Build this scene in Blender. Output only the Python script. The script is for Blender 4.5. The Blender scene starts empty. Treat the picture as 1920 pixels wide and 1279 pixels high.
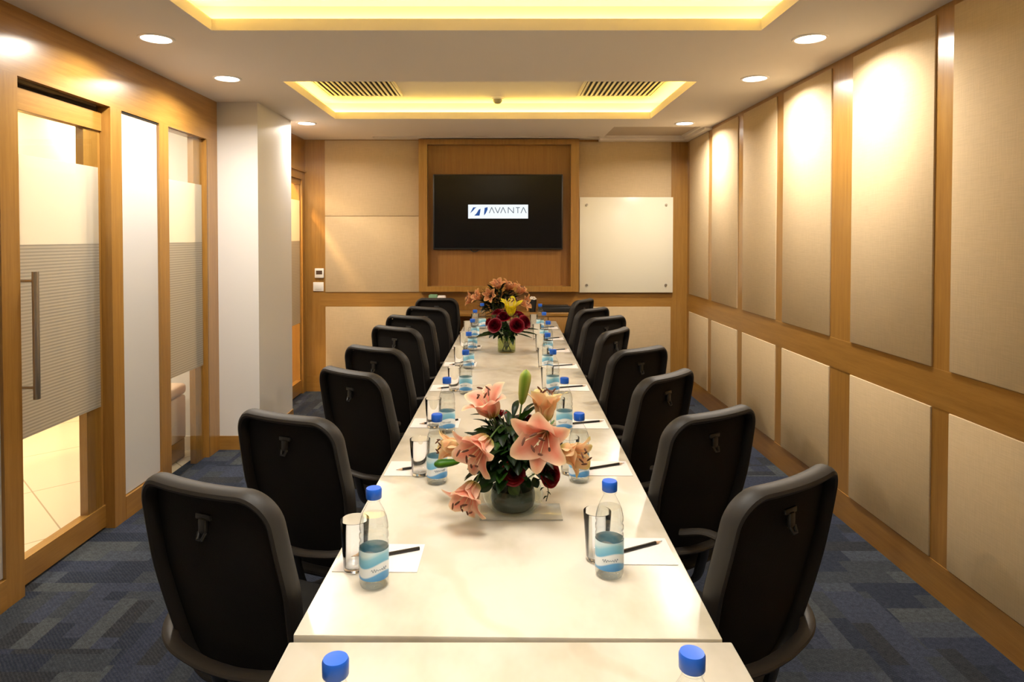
import bpy, bmesh, math, random
from mathutils import Vector, Matrix, Quaternion
PI = math.pi
S = bpy.context.scene
C = S.collection

# ---------------------------------------------------------------- camera
cam = bpy.data.cameras.new('camera')
camo = bpy.data.objects.new('camera', cam)
C.objects.link(camo)
camo.location = (0, 0, 1.53)
camo.rotation_euler = (math.radians(90 - 1.2), 0, 0)
cam.sensor_width = 36
cam.lens = 23.25
cam.shift_x = 0.010417
cam.shift_y = -0.08725
cam.clip_start = 0.05
S.camera = camo

# ---------------------------------------------------------------- world, exposure
S.view_settings.view_transform = 'Standard'
S.view_settings.look = 'None'
S.view_settings.exposure = 0.38
S.view_settings.gamma = 1.0
S.view_settings.use_curve_mapping = False
W = bpy.data.worlds.new('world')
S.world = W
W.use_nodes = True
W.node_tree.nodes['Background'].inputs[0].default_value = (0.9, 0.8, 0.65, 1)
W.node_tree.nodes['Background'].inputs[1].default_value = 0.02

P_DOWN = 16.5      # W per downlight
P_COVE = 32.0      # emission strength of the cove strips
P_CORR = 20.0      # W per corridor lamp
P_FILL = 8.0      # W per added fill panel in the near ceiling tray
CZ = 2.5           # ceiling
XR, XL, YB, YF = 1.845, -2.035, 6.56, -2.0


# ---------------------------------------------------------------- materials
def mat(name, col=(0.8, 0.8, 0.8), rough=0.5, metal=0.0, spec=0.5, coat=0.0, coat_rough=0.1):
    m = bpy.data.materials.new(name)
    m.use_nodes = True
    b = m.node_tree.nodes['Principled BSDF']
    b.inputs['Base Color'].default_value = (*col, 1)
    b.inputs['Roughness'].default_value = rough
    b.inputs['Metallic'].default_value = metal
    b.inputs['Specular IOR Level'].default_value = spec
    b.inputs['Coat Weight'].default_value = coat
    b.inputs['Coat Roughness'].default_value = coat_rough
    return m


class N:
    """tiny node helper"""
    def __init__(s, m):
        s.t = m.node_tree
        s.b = s.t.nodes.get('Principled BSDF')
        s.out = s.t.nodes['Material Output']

    def n(s, typ, **kw):
        x = s.t.nodes.new(typ)
        for k, v in kw.items():
            setattr(x, k, v)
        return x

    def l(s, a, b):
        s.t.links.new(a, b)

    def co(s, kind='Object', scale=(1, 1, 1), rot=(0, 0, 0)):
        tc = s.n('ShaderNodeTexCoord')
        mp = s.n('ShaderNodeMapping')
        mp.inputs['Scale'].default_value = scale
        mp.inputs['Rotation'].default_value = rot
        s.l(tc.outputs[kind], mp.inputs['Vector'])
        return mp.outputs['Vector']

    def noise(s, vec, scale=5, detail=3, rough=0.5):
        x = s.n('ShaderNodeTexNoise')
        x.inputs['Scale'].default_value = scale
        x.inputs['Detail'].default_value = detail
        x.inputs['Roughness'].default_value = rough
        s.l(vec, x.inputs['Vector'])
        return x.outputs['Fac']

    def ramp(s, fac, stops, interp='LINEAR'):
        x = s.n('ShaderNodeValToRGB')
        x.color_ramp.interpolation = interp
        e = x.color_ramp.elements
        while len(e) < len(stops):
            e.new(0.5)
        for i, (p, c) in enumerate(stops):
            e[i].position = p
            e[i].color = (*c, 1)
        s.l(fac, x.inputs['Fac'])
        return x.outputs['Color']

    def mix(s, fac, a, b, mode='MIX'):
        x = s.n('ShaderNodeMix', data_type='RGBA', blend_type=mode)
        for v, i in ((fac, x.inputs[0]), (a, x.inputs[6]), (b, x.inputs[7])):
            if isinstance(v, (int, float)):
                i.default_value = v
            elif isinstance(v, tuple):
                i.default_value = (*v, 1)
            else:
                s.l(v, i)
        return x.outputs[2]

    def math(s, op, a, b=None):
        x = s.n('ShaderNodeMath', operation=op)
        for v, i in ((a, 0), (b, 1)):
            if v is None:
                continue
            if isinstance(v, (int, float)):
                x.inputs[i].default_value = v
            else:
                s.l(v, x.inputs[i])
        return x.outputs[0]

    def bump(s, h, strength=0.2, dist=0.01):
        x = s.n('ShaderNodeBump')
        x.inputs['Strength'].default_value = strength
        x.inputs['Distance'].default_value = dist
        s.l(h, x.inputs['Height'])
        s.l(x.outputs[0], s.b.inputs['Normal'])


def wood(name, dark, light, grain='Z', rough=0.3, coat=0.5):
    m = mat(name, light, rough, coat=coat, coat_rough=0.27)
    n = N(m)
    sc = {'Z': (26, 26, 1.2), 'Y': (26, 1.2, 26), 'X': (1.2, 26, 26)}[grain]
    v = n.co(scale=sc)
    a = n.noise(v, 2.2, 5, 0.6)
    v2 = n.co(scale=tuple(k * 5 for k in sc))
    b = n.noise(v2, 2.5, 3, 0.6)
    f = n.math('ADD', n.math('MULTIPLY', a, 0.7), n.math('MULTIPLY', b, 0.3))
    n.l(n.ramp(f, [(0.36, dark), (0.64, light)]), n.b.inputs['Base Color'])
    return m


def weave(name, col, dk=0.82, scale=330):
    m = mat(name, col, 0.85, spec=0.25)
    n = N(m)
    v1 = n.co(scale=(scale, scale, 14))
    v2 = n.co(scale=(14, 14, scale))
    a = n.noise(v1, 1.0, 2)
    b = n.noise(v2, 1.0, 2)
    f = n.math('MULTIPLY', n.math('ADD', a, b), 0.5)
    big = n.noise(n.co(), 1.7, 3)
    c = n.ramp(f, [(0.38, tuple(k * dk for k in col)), (0.62, tuple(min(1, k * 1.06) for k in col))])
    c = n.mix(n.math('MULTIPLY', big, 0.18), c, tuple(k * 0.75 for k in col))
    n.l(c, n.b.inputs['Base Color'])
    n.bump(f, 0.25, 0.002)
    return m


def emis(name, col, st):
    m = bpy.data.materials.new(name)
    m.use_nodes = True
    n = N(m)
    m.node_tree.nodes.remove(n.b)
    e = n.n('ShaderNodeEmission')
    e.inputs[0].default_value = (*col, 1)
    e.inputs[1].default_value = st
    n.l(e.outputs[0], n.out.inputs[0])
    return m


def thin_glass(name, tint=(0.96, 0.98, 0.97), refl=1.0, rough=0.0):
    """a pane or a thin plastic wall: passes light straight, mirrors by Fresnel"""
    m = bpy.data.materials.new(name)
    m.use_nodes = True
    n = N(m)
    m.node_tree.nodes.remove(n.b)
    t = n.n('ShaderNodeBsdfTransparent')
    t.inputs[0].default_value = (*tint, 1)
    g = n.n('ShaderNodeBsdfGlossy')
    g.inputs['Roughness'].default_value = rough
    fr = n.n('ShaderNodeFresnel')
    ge = n.n('ShaderNodeNewGeometry')
    n.l(n.math('SUBTRACT', 1.45, n.math('MULTIPLY', ge.outputs['Backfacing'], 1.45 - 1 / 1.45)), fr.inputs[0])
    mx = n.n('ShaderNodeMixShader')
    n.l(n.math('MULTIPLY', fr.outputs[0], refl), mx.inputs[0])
    n.l(t.outputs[0], mx.inputs[1])
    n.l(g.outputs[0], mx.inputs[2])
    n.l(mx.outputs[0], n.out.inputs[0])
    return m


def film(name, col, clear, stripes=False):
    m = bpy.data.materials.new(name)
    m.use_nodes = True
    n = N(m)
    m.node_tree.nodes.remove(n.b)
    t = n.n('ShaderNodeBsdfTransparent')
    d = n.n('ShaderNodeBsdfDiffuse')
    d.inputs[0].default_value = (*col, 1)
    tl = n.n('ShaderNodeBsdfTranslucent')
    tl.inputs[0].default_value = (*col, 1)
    dt = n.n('ShaderNodeMixShader')
    dt.inputs[0].default_value = 0.5
    n.l(d.outputs[0], dt.inputs[1])
    n.l(tl.outputs[0], dt.inputs[2])
    mx = n.n('ShaderNodeMixShader')
    n.l(dt.outputs[0], mx.inputs[1])
    n.l(t.outputs[0], mx.inputs[2])
    mx.inputs[0].default_value = clear
    if stripes:
        w = n.n('ShaderNodeTexWave', bands_direction='Z')
        w.inputs['Scale'].default_value = 21
        w.inputs['Distortion'].default_value = 0
        n.l(n.co(), w.inputs['Vector'])
        c = n.ramp(w.outputs['Fac'], [(0.35, tuple(k * 0.78 for k in col)), (0.65, col)])
        n.l(c, d.inputs[0])
        n.l(c, tl.inputs[0])
    n.l(mx.outputs[0], n.out.inputs[0])
    return m


M = {}
OD, OL = (0.295, 0.140, 0.026), (0.385, 0.198, 0.042)
M['oak_z'] = wood('oak_upright', OD, OL, 'Z')
M['oak_y'] = wood('oak_along', OD, OL, 'Y')
M['oak_x'] = wood('oak_across', OD, OL, 'X')
M['niche'] = wood('oak_niche', (0.25, 0.108, 0.020), (0.31, 0.142, 0.030), 'Z', 0.4, 0.2)
M['fabric'] = weave('wall_fabric', (0.57, 0.44, 0.27), 0.94)
M['paint'] = mat('white_paint', (0.70, 0.685, 0.67), 0.45, spec=0.3)
M['panel_white'] = mat('white_laminate', (0.60, 0.59, 0.58), 0.3, coat=0.2)
M['ceil'] = mat('ceiling_paint', (0.77, 0.715, 0.645), 0.75, spec=0.2)
n = N(M['ceil'])
n.bump(n.noise(n.co(), 60, 2), 0.03, 0.002)
M['dark_gap'] = mat('dark_gap', (0.02, 0.014, 0.008), 0.8)
M['tile'] = mat('cream_tile', (0.78, 0.68, 0.52), 0.12)
n = N(M['tile'])
br = n.n('ShaderNodeTexBrick')
br.offset = 0
for k, v in (('Scale', 1.0), ('Mortar Size', 0.004), ('Brick Width', 0.8), ('Row Height', 0.8)):
    br.inputs[k].default_value = v
br.inputs['Color1'].default_value = (0.78, 0.68, 0.52, 1)
br.inputs['Color2'].default_value = (0.74, 0.64, 0.49, 1)
br.inputs['Mortar'].default_value = (0.45, 0.37, 0.26, 1)
n.l(n.co(rot=(0, 0, 0.785)), br.inputs['Vector'])
n.l(br.outputs['Color'], n.b.inputs['Base Color'])
M['glass'] = thin_glass('clear_glass')
M['film'] = film('frosted_film', (0.78, 0.73, 0.62), 0.25)
M['film_lines'] = film('lined_film', (0.58, 0.53, 0.44), 0.03, True)
M['steel'] = mat('brushed_steel', (0.55, 0.52, 0.47), 0.32, 1.0)
M['chrome'] = mat('chrome', (0.75, 0.75, 0.75), 0.12, 1.0)
M['white_plastic'] = mat('white_plastic', (0.85, 0.83, 0.79), 0.35)
M['black_plastic'] = mat('black_plastic', (0.016, 0.015, 0.014), 0.38)
M['screen'] = mat('tv_screen', (0.004, 0.004, 0.005), 0.22, spec=0.22)
M['rim'] = mat('chair_rim', (0.022, 0.0185, 0.016), 0.55, spec=0.35)
M['arm'] = mat('chair_arm', (0.038, 0.031, 0.025), 0.5, spec=0.35)
M['black_metal'] = mat('black_metal', (0.02, 0.02, 0.02), 0.4, 0.6)
m = mat('chair_mesh', (0.010, 0.008, 0.007), 0.8, spec=0.25)
n = N(m)
f = n.noise(n.co(scale=(420, 420, 420)), 1.0, 2)
n.bump(f, 0.4, 0.002)
M['mesh'] = m
M['seat'] = weave('seat_fabric', (0.02, 0.018, 0.016), 0.6, 500)
M['cap'] = mat('blue_cap', (0.012, 0.11, 0.60), 0.35, spec=0.5)
M['pet'] = thin_glass('bottle_plastic', (0.965, 0.985, 0.99), 0.9, 0.02)
M['water'] = thin_glass('water', (0.975, 0.985, 0.985), 1.3)
m = mat('tumbler_glass', (0.98, 0.99, 0.985), 0.0)
N(m).b.inputs['Transmission Weight'].default_value = 1.0
N(m).b.inputs['IOR'].default_value = 1.46
M['solid_glass'] = m
M['paper'] = mat('paper', (0.72, 0.68, 0.66), 0.7, spec=0.2)
M['pencil'] = mat('black_lacquer', (0.018, 0.015, 0.013), 0.3)
M['raw_wood'] = mat('bare_pencil_wood', (0.62, 0.40, 0.24), 0.7)
M['graphite'] = mat('graphite', (0.05, 0.05, 0.05), 0.4)

# table top: cream white polished stone with soft clouds and thin pale veins
m = mat('table_marble', (0.80, 0.75, 0.66), 0.24, spec=0.3)
n = N(m)
cl = n.noise(n.co(scale=(1.2, 0.7, 1)), 2.2, 5, 0.62)
v = n.n('ShaderNodeTexWave', bands_direction='DIAGONAL')
v.inputs['Scale'].default_value = 0.8
v.inputs['Distortion'].default_value = 14
v.inputs['Detail'].default_value = 4
v.inputs['Detail Scale'].default_value = 1.3
n.l(n.co(), v.inputs['Vector'])
base = n.ramp(cl, [(0.34, (0.46, 0.415, 0.325)), (0.52, (0.585, 0.54, 0.455)), (0.75, (0.61, 0.57, 0.49))])
vein = n.ramp(v.outputs['Fac'], [(0.0, (0.80, 0.77, 0.68)), (0.10, (1, 1, 1)), (1.0, (1, 1, 1))])
n.l(n.mix(0.45, base, vein, 'MULTIPLY'), n.b.inputs['Base Color'])
M['marble'] = m

# carpet: planks of mixed blues and greys
m = mat('patchwork_carpet', (0.05, 0.055, 0.07), 0.95, spec=0.1)
n = N(m)


def bricks(w, h, off, sq, rot=0.0, shift=0.0):
    b = n.n('ShaderNodeTexBrick')
    b.offset = off
    b.squash = sq
    b.squash_frequency = 3
    b.offset_frequency = 2
    b.inputs['Scale'].default_value = 1.0
    b.inputs['Mortar Size'].default_value = 0.0
    b.inputs['Bias'].default_value = 0.0
    b.inputs['Brick Width'].default_value = w
    b.inputs['Row Height'].default_value = h
    b.inputs['Color1'].default_value = (0, 0, 0, 1)
    b.inputs['Color2'].default_value = (1, 1, 1, 1)
    tc = n.n('ShaderNodeTexCoord')
    mp = n.n('ShaderNodeMapping')
    mp.inputs['Rotation'].default_value = (0, 0, rot)
    mp.inputs['Location'].default_value = (shift + 20, shift * 0.7 + 20, 0)
    n.l(tc.outputs['Object'], mp.inputs['Vector'])
    n.l(mp.outputs[0], b.inputs['Vector'])
    return b.outputs['Color']


pal = [(0.0, (0.019, 0.024, 0.040)), (0.2, (0.034, 0.040, 0.050)), (0.36, (0.026, 0.032, 0.055)),
       (0.5, (0.045, 0.053, 0.070)), (0.62, (0.023, 0.025, 0.031)), (0.74, (0.034, 0.041, 0.066)),
       (0.90, (0.053, 0.060, 0.067))]
c1 = n.ramp(bricks(0.34, 0.10, 0.5, 0.7), pal, 'CONSTANT')
c2 = n.ramp(bricks(0.26, 0.075, 0.37, 1.5, PI / 2, 3.3), pal, 'CONSTANT')
c3 = n.ramp(bricks(0.50, 0.20, 0.43, 0.8, 0, 7.7), pal, 'CONSTANT')
s1 = n.ramp(bricks(0.50, 0.50, 0.25, 1.0, 0, 1.1), [(0, (0, 0, 0)), (0.55, (1, 1, 1))], 'CONSTANT')
s2 = n.ramp(bricks(0.46, 0.40, 0.5, 1.2, 0, 5.1), [(0, (0, 0, 0)), (0.58, (1, 1, 1))], 'CONSTANT')
cc = n.mix(s1, c1, c3)
cc = n.mix(s2, cc, c2)
lw = n.n('ShaderNodeTexWave', bands_direction='DIAGONAL')
lw.inputs['Scale'].default_value = 40
lw.inputs['Distortion'].default_value = 3
n.l(n.co(), lw.inputs['Vector'])
cc = n.mix(n.math('MULTIPLY', lw.outputs['Fac'], 0.16), cc, (0.09, 0.10, 0.115))
heather = n.noise(n.co(scale=(1, 1, 1)), 55, 4, 0.75)
cc = n.mix(1.0, cc, n.ramp(heather, [(0.3, (0.65, 0.65, 0.67)), (0.7, (1.35, 1.35, 1.33))]), 'MULTIPLY')
pile = n.noise(n.co(), 420, 2)
cc = n.mix(1.0, cc, n.ramp(pile, [(0.3, (0.45, 0.45, 0.45)), (0.7, (1.5, 1.5, 1.5))]), 'MULTIPLY')
n.l(cc, n.b.inputs['Base Color'])
n.bump(pile, 0.6, 0.004)
M['carpet'] = m

# bottle label: blue bands with a white swoosh
m = mat('bottle_label', (0.1, 0.4, 0.7), 0.35)
n = N(m)
tc = n.n('ShaderNodeTexCoord')
sp = n.n('ShaderNodeSeparateXYZ')
n.l(tc.outputs['Object'], sp.inputs[0])
ang = n.math('ARCTAN2', sp.outputs[1], sp.outputs[0])
wav = n.math('MULTIPLY', n.math('SINE', n.math('ADD', n.math('MULTIPLY', ang, 2.0), 0.9)), 0.007)
h = n.math('ADD', sp.outputs[2], wav)
g = n.math('DIVIDE', n.math('SUBTRACT', h, 0.020), 0.068)
n.l(n.ramp(g, [(0.0, (0.07, 0.27, 0.60)), (0.20, (0.12, 0.38, 0.72)), (0.25, (0.82, 0.88, 0.95)),
               (0.50, (0.86, 0.91, 0.96)), (0.55, (0.16, 0.48, 0.74)), (0.78, (0.26, 0.60, 0.80)),
               (0.92, (0.66, 0.84, 0.93))]), n.b.inputs['Base Color'])
M['label'] = m
M['ink'] = mat('grey_ink', (0.16, 0.22, 0.30), 0.6)


def vcol_mat(name, rough=0.5, sss=0.0):
    m = mat(name, (0.8, 0.8, 0.8), rough, spec=0.3)
    n = N(m)
    a = n.n('ShaderNodeVertexColor', layer_name='Col')
    n.l(a.outputs[0], n.b.inputs['Base Color'])
    if sss:        # thin petals and leaves let some light through
        t = n.n('ShaderNodeBsdfTranslucent')
        n.l(a.outputs[0], t.inputs[0])
        mx = n.n('ShaderNodeMixShader')
        mx.inputs[0].default_value = sss
        n.l(n.b.outputs[0], mx.inputs[1])
        n.l(t.outputs[0], mx.inputs[2])
        n.l(mx.outputs[0], n.out.inputs[0])
    return m


M['petal'] = vcol_mat('petal', 0.5, 0.35)
M['leafc'] = vcol_mat('leaf', 0.42, 0.30)
M['stem'] = mat('green_stem', (0.07, 0.14, 0.03), 0.5)
M['filament'] = mat('pale_filament', (0.72, 0.62, 0.40), 0.5)
M['anther'] = mat('brown_anther', (0.10, 0.03, 0.012), 0.7)
M['vase_glass'] = thin_glass('vase_glass', (0.86, 0.91, 0.88), 1.2)
M['vase_water'] = thin_glass('vase_water', (0.78, 0.86, 0.70), 0.8)
M['smoked'] = mat('smoked_glass', (0.42, 0.40, 0.33), 0.08)


# ---------------------------------------------------------------- mesh helpers
def B():
    return bmesh.new()


def box(bm, a, b, bev=0.0, seg=2, mi=0):
    x0, y0, z0 = a
    x1, y1, z1 = b
    vs = [bm.verts.new(p) for p in ((x0, y0, z0), (x1, y0, z0), (x1, y1, z0), (x0, y1, z0),
                                    (x0, y0, z1), (x1, y0, z1), (x1, y1, z1), (x0, y1, z1))]
    fs = [bm.faces.new([vs[i] for i in q]) for q in ((3, 2, 1, 0), (4, 5, 6, 7), (0, 1, 5, 4),
                                                     (1, 2, 6, 5), (2, 3, 7, 6), (3, 0, 4, 7))]
    for f_ in fs:
        f_.material_index = mi
    if bev:
        es = list({e for f_ in fs for e in f_.edges})
        r = bmesh.ops.bevel(bm, geom=es, offset=bev, segments=seg, affect='EDGES', profile=0.5)
        for f_ in r['faces']:
            f_.material_index = mi


def lathe(bm, prof, n=32, c=(0, 0, 0), mi=0, cap=(False, False)):
    rows = []
    for r, z in prof:
        if r < 1e-6:
            rows.append([bm.verts.new((c[0], c[1], c[2] + z))])
        else:
            rows.append([bm.verts.new((c[0] + r * math.cos(2 * PI * i / n), c[1] + r * math.sin(2 * PI * i / n),
                                       c[2] + z)) for i in range(n)])
    for a, b in zip(rows, rows[1:]):
        for i in range(n):
            j = (i + 1) % n
            if len(a) == 1 and len(b) == 1:
                continue
            if len(a) == 1:
                f_ = bm.faces.new((a[0], b[j], b[i]))
            elif len(b) == 1:
                f_ = bm.faces.new((a[i], a[j], b[0]))
            else:
                f_ = bm.faces.new((a[i], a[j], b[j], b[i]))
            f_.material_index = mi
    if cap[0] and len(rows[0]) > 1:
        bm.faces.new(list(reversed(rows[0]))).material_index = mi
    if cap[1] and len(rows[-1]) > 1:
        bm.faces.new(rows[-1]).material_index = mi


def tube(bm, pts, r, n=10, closed=False, mi=0, up=None, ry=None):
    """tube along points; r float or list; ry = second radius of an oval section"""
    pts = [Vector(p) for p in pts]
    k = len(pts)
    rs = r if isinstance(r, (list, tuple)) else [r] * k
    rows = []
    prev = Vector(up) if up is not None else None
    for i, p in enumerate(pts):
        if closed:
            t = pts[(i + 1) % k] - pts[i - 1]
        else:
            t = pts[min(i + 1, k - 1)] - pts[max(i - 1, 0)]
        t.normalize()
        if prev is None:
            prev = Vector((0, 0, 1)) if abs(t.z) < 0.9 else Vector((1, 0, 0))
        a = (prev - t * prev.dot(t))
        if a.length < 1e-4:
            a = t.orthogonal()
        a.normalize()
        if up is None:
            prev = a
        b = t.cross(a)
        q = rs[i]
        w = q if ry is None else ry
        rows.append([bm.verts.new(p + a * (w * math.sin(2 * PI * j / n)) + b * (q * math.cos(2 * PI * j / n)))
                     for j in range(n)])
    rng = range(k) if closed else range(k - 1)
    for i in rng:
        a, b = rows[i], rows[(i + 1) % k]
        for j in range(n):
            j2 = (j + 1) % n
            bm.faces.new((a[j], a[j2], b[j2], b[j])).material_index = mi
    if not closed:
        bm.faces.new(list(reversed(rows[0]))).material_index = mi
        bm.faces.new(rows[-1]).material_index = mi


def sheet(bm, fn, nu, nv, mi=0, col=None, lay=None):
    g = [[bm.verts.new(fn(i / nu, j / nv)) for j in range(nv + 1)] for i in range(nu + 1)]
    for i in range(nu):
        for j in range(nv):
            f_ = bm.faces.new((g[i][j], g[i + 1][j], g[i + 1][j + 1], g[i][j + 1]))
            f_.material_index = mi
            if col:
                for lp, (a, b) in zip(f_.loops, ((i, j), (i + 1, j), (i + 1, j + 1), (i, j + 1))):
                    lp[lay] = (*col(a / nu, b / nv), 1)
    return g


def spline(pts, n=8):
    """Catmull-Rom through points"""
    P = [Vector(p) for p in pts]
    P = [P[0] * 2 - P[1]] + P + [P[-1] * 2 - P[-2]]
    out = []
    for i in range(1, len(P) - 2):
        for k in range(n):
            t = k / n
            a, b, c, d = P[i - 1:i + 3]
            out.append(0.5 * ((2 * b) + (c - a) * t + (2 * a - 5 * b + 4 * c - d) * t * t + (3 * b - a - 3 * c + d) * t ** 3))
    out.append(P[-2])
    return out


def obj(name, bm, mats, parent=None, smooth=True, angle=35):
    me = bpy.data.meshes.new(name)
    bmesh.ops.recalc_face_normals(bm, faces=bm.faces[:])
    bm.to_mesh(me)
    bm.free()
    for mm in (mats if isinstance(mats, (list, tuple)) else [mats]):
        me.materials.append(mm)
    if smooth:
        me.polygons.foreach_set('use_smooth', [True] * len(me.polygons))
        me.set_sharp_from_angle(angle=math.radians(angle))
    o = bpy.data.objects.new(name, me)
    C.objects.link(o)
    if parent:
        o.parent = parent
    return o


def thing(name, label, cat, loc=(0, 0, 0), rz=0.0, group=None):
    o = bpy.data.objects.new(name, None)
    o.empty_display_size = 0.05
    C.objects.link(o)
    o.location = loc
    o.rotation_euler = (0, 0, rz)
    tag(o, label, cat, group)
    return o


def tag(o, label, cat, group=None, kind=None):
    o['label'] = label
    o['category'] = cat
    if group:
        o['group'] = group
    if kind:
        o['kind'] = kind
    return o


def struct(name, bm, m, parent=None, smooth=False):
    o = obj(name, bm, m, parent, smooth)
    if not parent:
        o['kind'] = 'structure'
    return o


def sbox(name, a, b, m, parent=None, bev=0.0):
    bm = B()
    box(bm, a, b, bev)
    return struct(name, bm, m, parent)


def part(name, a, b, m, parent, bev=0.0, seg=2):
    bm = B()
    box(bm, a, b, bev, seg)
    return obj(name, bm, m, parent, smooth=bev > 0)


def kids(o):
    return [c for c in KIDS.get(o.name, [])]


KIDS = {}


def snapshot(root):
    """remember the children of a prototype so copies need no scene search"""
    for o in [root] + list(root.children_recursive):
        KIDS[o.name] = list(o.children)


def dup(o, parent=None, src=None):
    c = o.copy()
    C.objects.link(c)
    if parent:
        c.parent = parent
    for ch in KIDS.get((src or o).name, []):
        dup(ch, c)
    return c


# ================================================================ ROOM
sbox('floor', (-2.14, YF, -0.1), (XR + 0.1, YB + 0.1, 0), M['carpet'])
sbox('floor_corridor', (-4.4, YF, -0.1), (-2.14, YB + 0.9, -0.002), M['tile'])

# ceiling slab with two (and a third, behind the camera) light coves, hatch and screen slot
COVES = [(-1.355, 4.127, 1.215, 5.416), (-1.355, -0.60, 1.215, 3.114)]
LIP, CT, SH = 0.055, 0.15, 0.11
HATCH = (0.985, 5.80, 1.745, 6.43)
SLOT = (-1.24, 6.35, 0.945, 6.445)
bm = B()


def slab(bm, holes, x0, x1, y0, y1, z0, z1):
    xs = sorted({x0, x1, *[h_[0] for h_ in holes], *[h_[2] for h_ in holes]})
    ys = sorted({y0, y1, *[h_[1] for h_ in holes], *[h_[3] for h_ in holes]})
    V = {}

    def v(x, y, z):
        return V.setdefault((x, y, z), None) or V.__setitem__((x, y, z), bm.verts.new((x, y, z))) or V[(x, y, z)]

    def solid(i, j):
        if i < 0 or j < 0 or i >= len(xs) - 1 or j >= len(ys) - 1:
            return False
        cx, cy = (xs[i] + xs[i + 1]) / 2, (ys[j] + ys[j + 1]) / 2
        return not any(h_[0] < cx < h_[2] and h_[1] < cy < h_[3] for h_ in holes)
    for i in range(len(xs) - 1):
        for j in range(len(ys) - 1):
            if not solid(i, j):
                continue
            a, b, c, d = xs[i], ys[j], xs[i + 1], ys[j + 1]
            bm.faces.new((v(a, b, z0), v(a, d, z0), v(c, d, z0), v(c, b, z0)))
            bm.faces.new((v(a, b, z1), v(c, b, z1), v(c, d, z1), v(a, d, z1)))
            if not solid(i - 1, j):
                bm.faces.new((v(a, b, z0), v(a, b, z1), v(a, d, z1), v(a, d, z0)))
            if not solid(i + 1, j):
                bm.faces.new((v(c, b, z0), v(c, d, z0), v(c, d, z1), v(c, b, z1)))
            if not solid(i, j - 1):
                bm.faces.new((v(a, b, z0), v(c, b, z0), v(c, b, z1), v(a, b, z1)))
            if not solid(i, j + 1):
                bm.faces.new((v(a, d, z0), v(a, d, z1), v(c, d, z1), v(c, d, z0)))


slab(bm, COVES + [HATCH, SLOT], -2.14, XR + 0.1, YF, YB + 0.1, CZ, CZ + LIP)
for x0, y0, x1, y1 in COVES:
    X0, Y0, X1, Y1 = x0 - SH, y0 - SH, x1 + SH, y1 + SH
    t = 0.03
    box(bm, (X0 - t, Y0 - t, CZ + LIP), (X0, Y1 + t, CZ + CT + t))
    box(bm, (X1, Y0 - t, CZ + LIP), (X1 + t, Y1 + t, CZ + CT + t))
    box(bm, (X0, Y0 - t, CZ + LIP), (X1, Y0, CZ + CT + t))
    box(bm, (X0, Y1, CZ + LIP), (X1, Y1 + t, CZ + CT + t))
    box(bm, (X0, Y0, CZ + CT), (X1, Y1, CZ + CT + t))
struct('ceiling', bm, M['ceil'])
sbox('ceiling_corridor', (-4.4, YF, CZ), (-2.14, YB + 0.9, CZ + 0.1), M['paint'])
sbox('trim_1', (SLOT[0], SLOT[1], CZ + 0.03), (SLOT[2], SLOT[3], CZ + 0.05), M['dark_gap'])
# plaster moulding strips round the hatch corner and along the back wall
bm = B()
box(bm, (0.96, 6.455, 2.478), (XR, 6.56, 2.4995))
box(bm, (1.775, 5.80, 2.478), (XR, 6.455, 2.4995))
struct('trim_2', bm, M['ceil'])

# cove light strips
strip_m = emis('cove_strip_glow', (1.0, 0.68, 0.14), P_COVE)
where = ['far ceiling cove', 'near ceiling cove']
for k, (x0, y0, x1, y1) in enumerate(COVES):
    a = 0.082
    for nm, p, q in (('far edge', (x0 - a, y1 + a - 0.006), (x1 + a, y1 + a + 0.006)),
                     ('near edge', (x0 - a, y0 - a - 0.006), (x1 + a, y0 - a + 0.006)),
                     ('left edge', (x0 - a - 0.006, y0 - a), (x0 - a + 0.006, y1 + a)),
                     ('right edge', (x1 + a - 0.006, y0 - a), (x1 + a + 0.006, y1 + a))):
        bm = B()
        e = 0.02
        if 'left' in nm or 'right' in nm:
            box(bm, (p[0], p[1] + e, CZ + LIP + 0.001), (q[0], q[1] - e, CZ + LIP + 0.011))
        else:
            box(bm, (p[0] + e, p[1], CZ + LIP + 0.001), (q[0] - e, q[1], CZ + LIP + 0.011))
        o = obj('light_strip', bm, strip_m, smooth=False)
        tag(o, 'yellow light strip along the %s of the %s' % (nm, where[k]), 'light strip', 'cove light strips')

# hatch panel
o = part('access_hatch', (HATCH[0] + 0.004, HATCH[1] + 0.004, CZ + 0.022), (HATCH[2] - 0.004, HATCH[3] - 0.004, CZ + 0.034),
         mat('hatch_paint', (0.50, 0.42, 0.33), 0.8), None)
tag(o, 'recessed grey ceiling hatch in the far right corner of the ceiling', 'hatch')

# ---- right wall
wr = sbox('wall_right', (XR, YF, 0), (XR + 0.1, YB + 0.1, CZ), M['oak_z'])
RP = [(5.886, 6.47), (5.155, 5.782), (4.434, 5.041), (3.701, 4.325), (2.819, 3.476), (2.06, 2.703),
      (1.29, 1.945), (0.43, 1.07), (-0.35, 0.31), (-1.15, -0.50)]
for y0, y1 in RP:
    part('fabric_panel', (XR - 0.008, y0, 0.980), (XR + 0.001, y1, 2.474), M['fabric'], wr, 0.003)
    part('fabric_panel', (XR - 0.008, y0, 0.160), (XR + 0.001, y1, 0.808), M['fabric'], wr, 0.003)
part('rail', (XR - 0.002, YF, 0.812), (XR + 0.001, YB, 0.976), M['oak_y'], wr)
sbox('baseboard_right', (XR - 0.003, YF, 0.0), (XR + 0.001, YB, 0.155), M['oak_y'])

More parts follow.
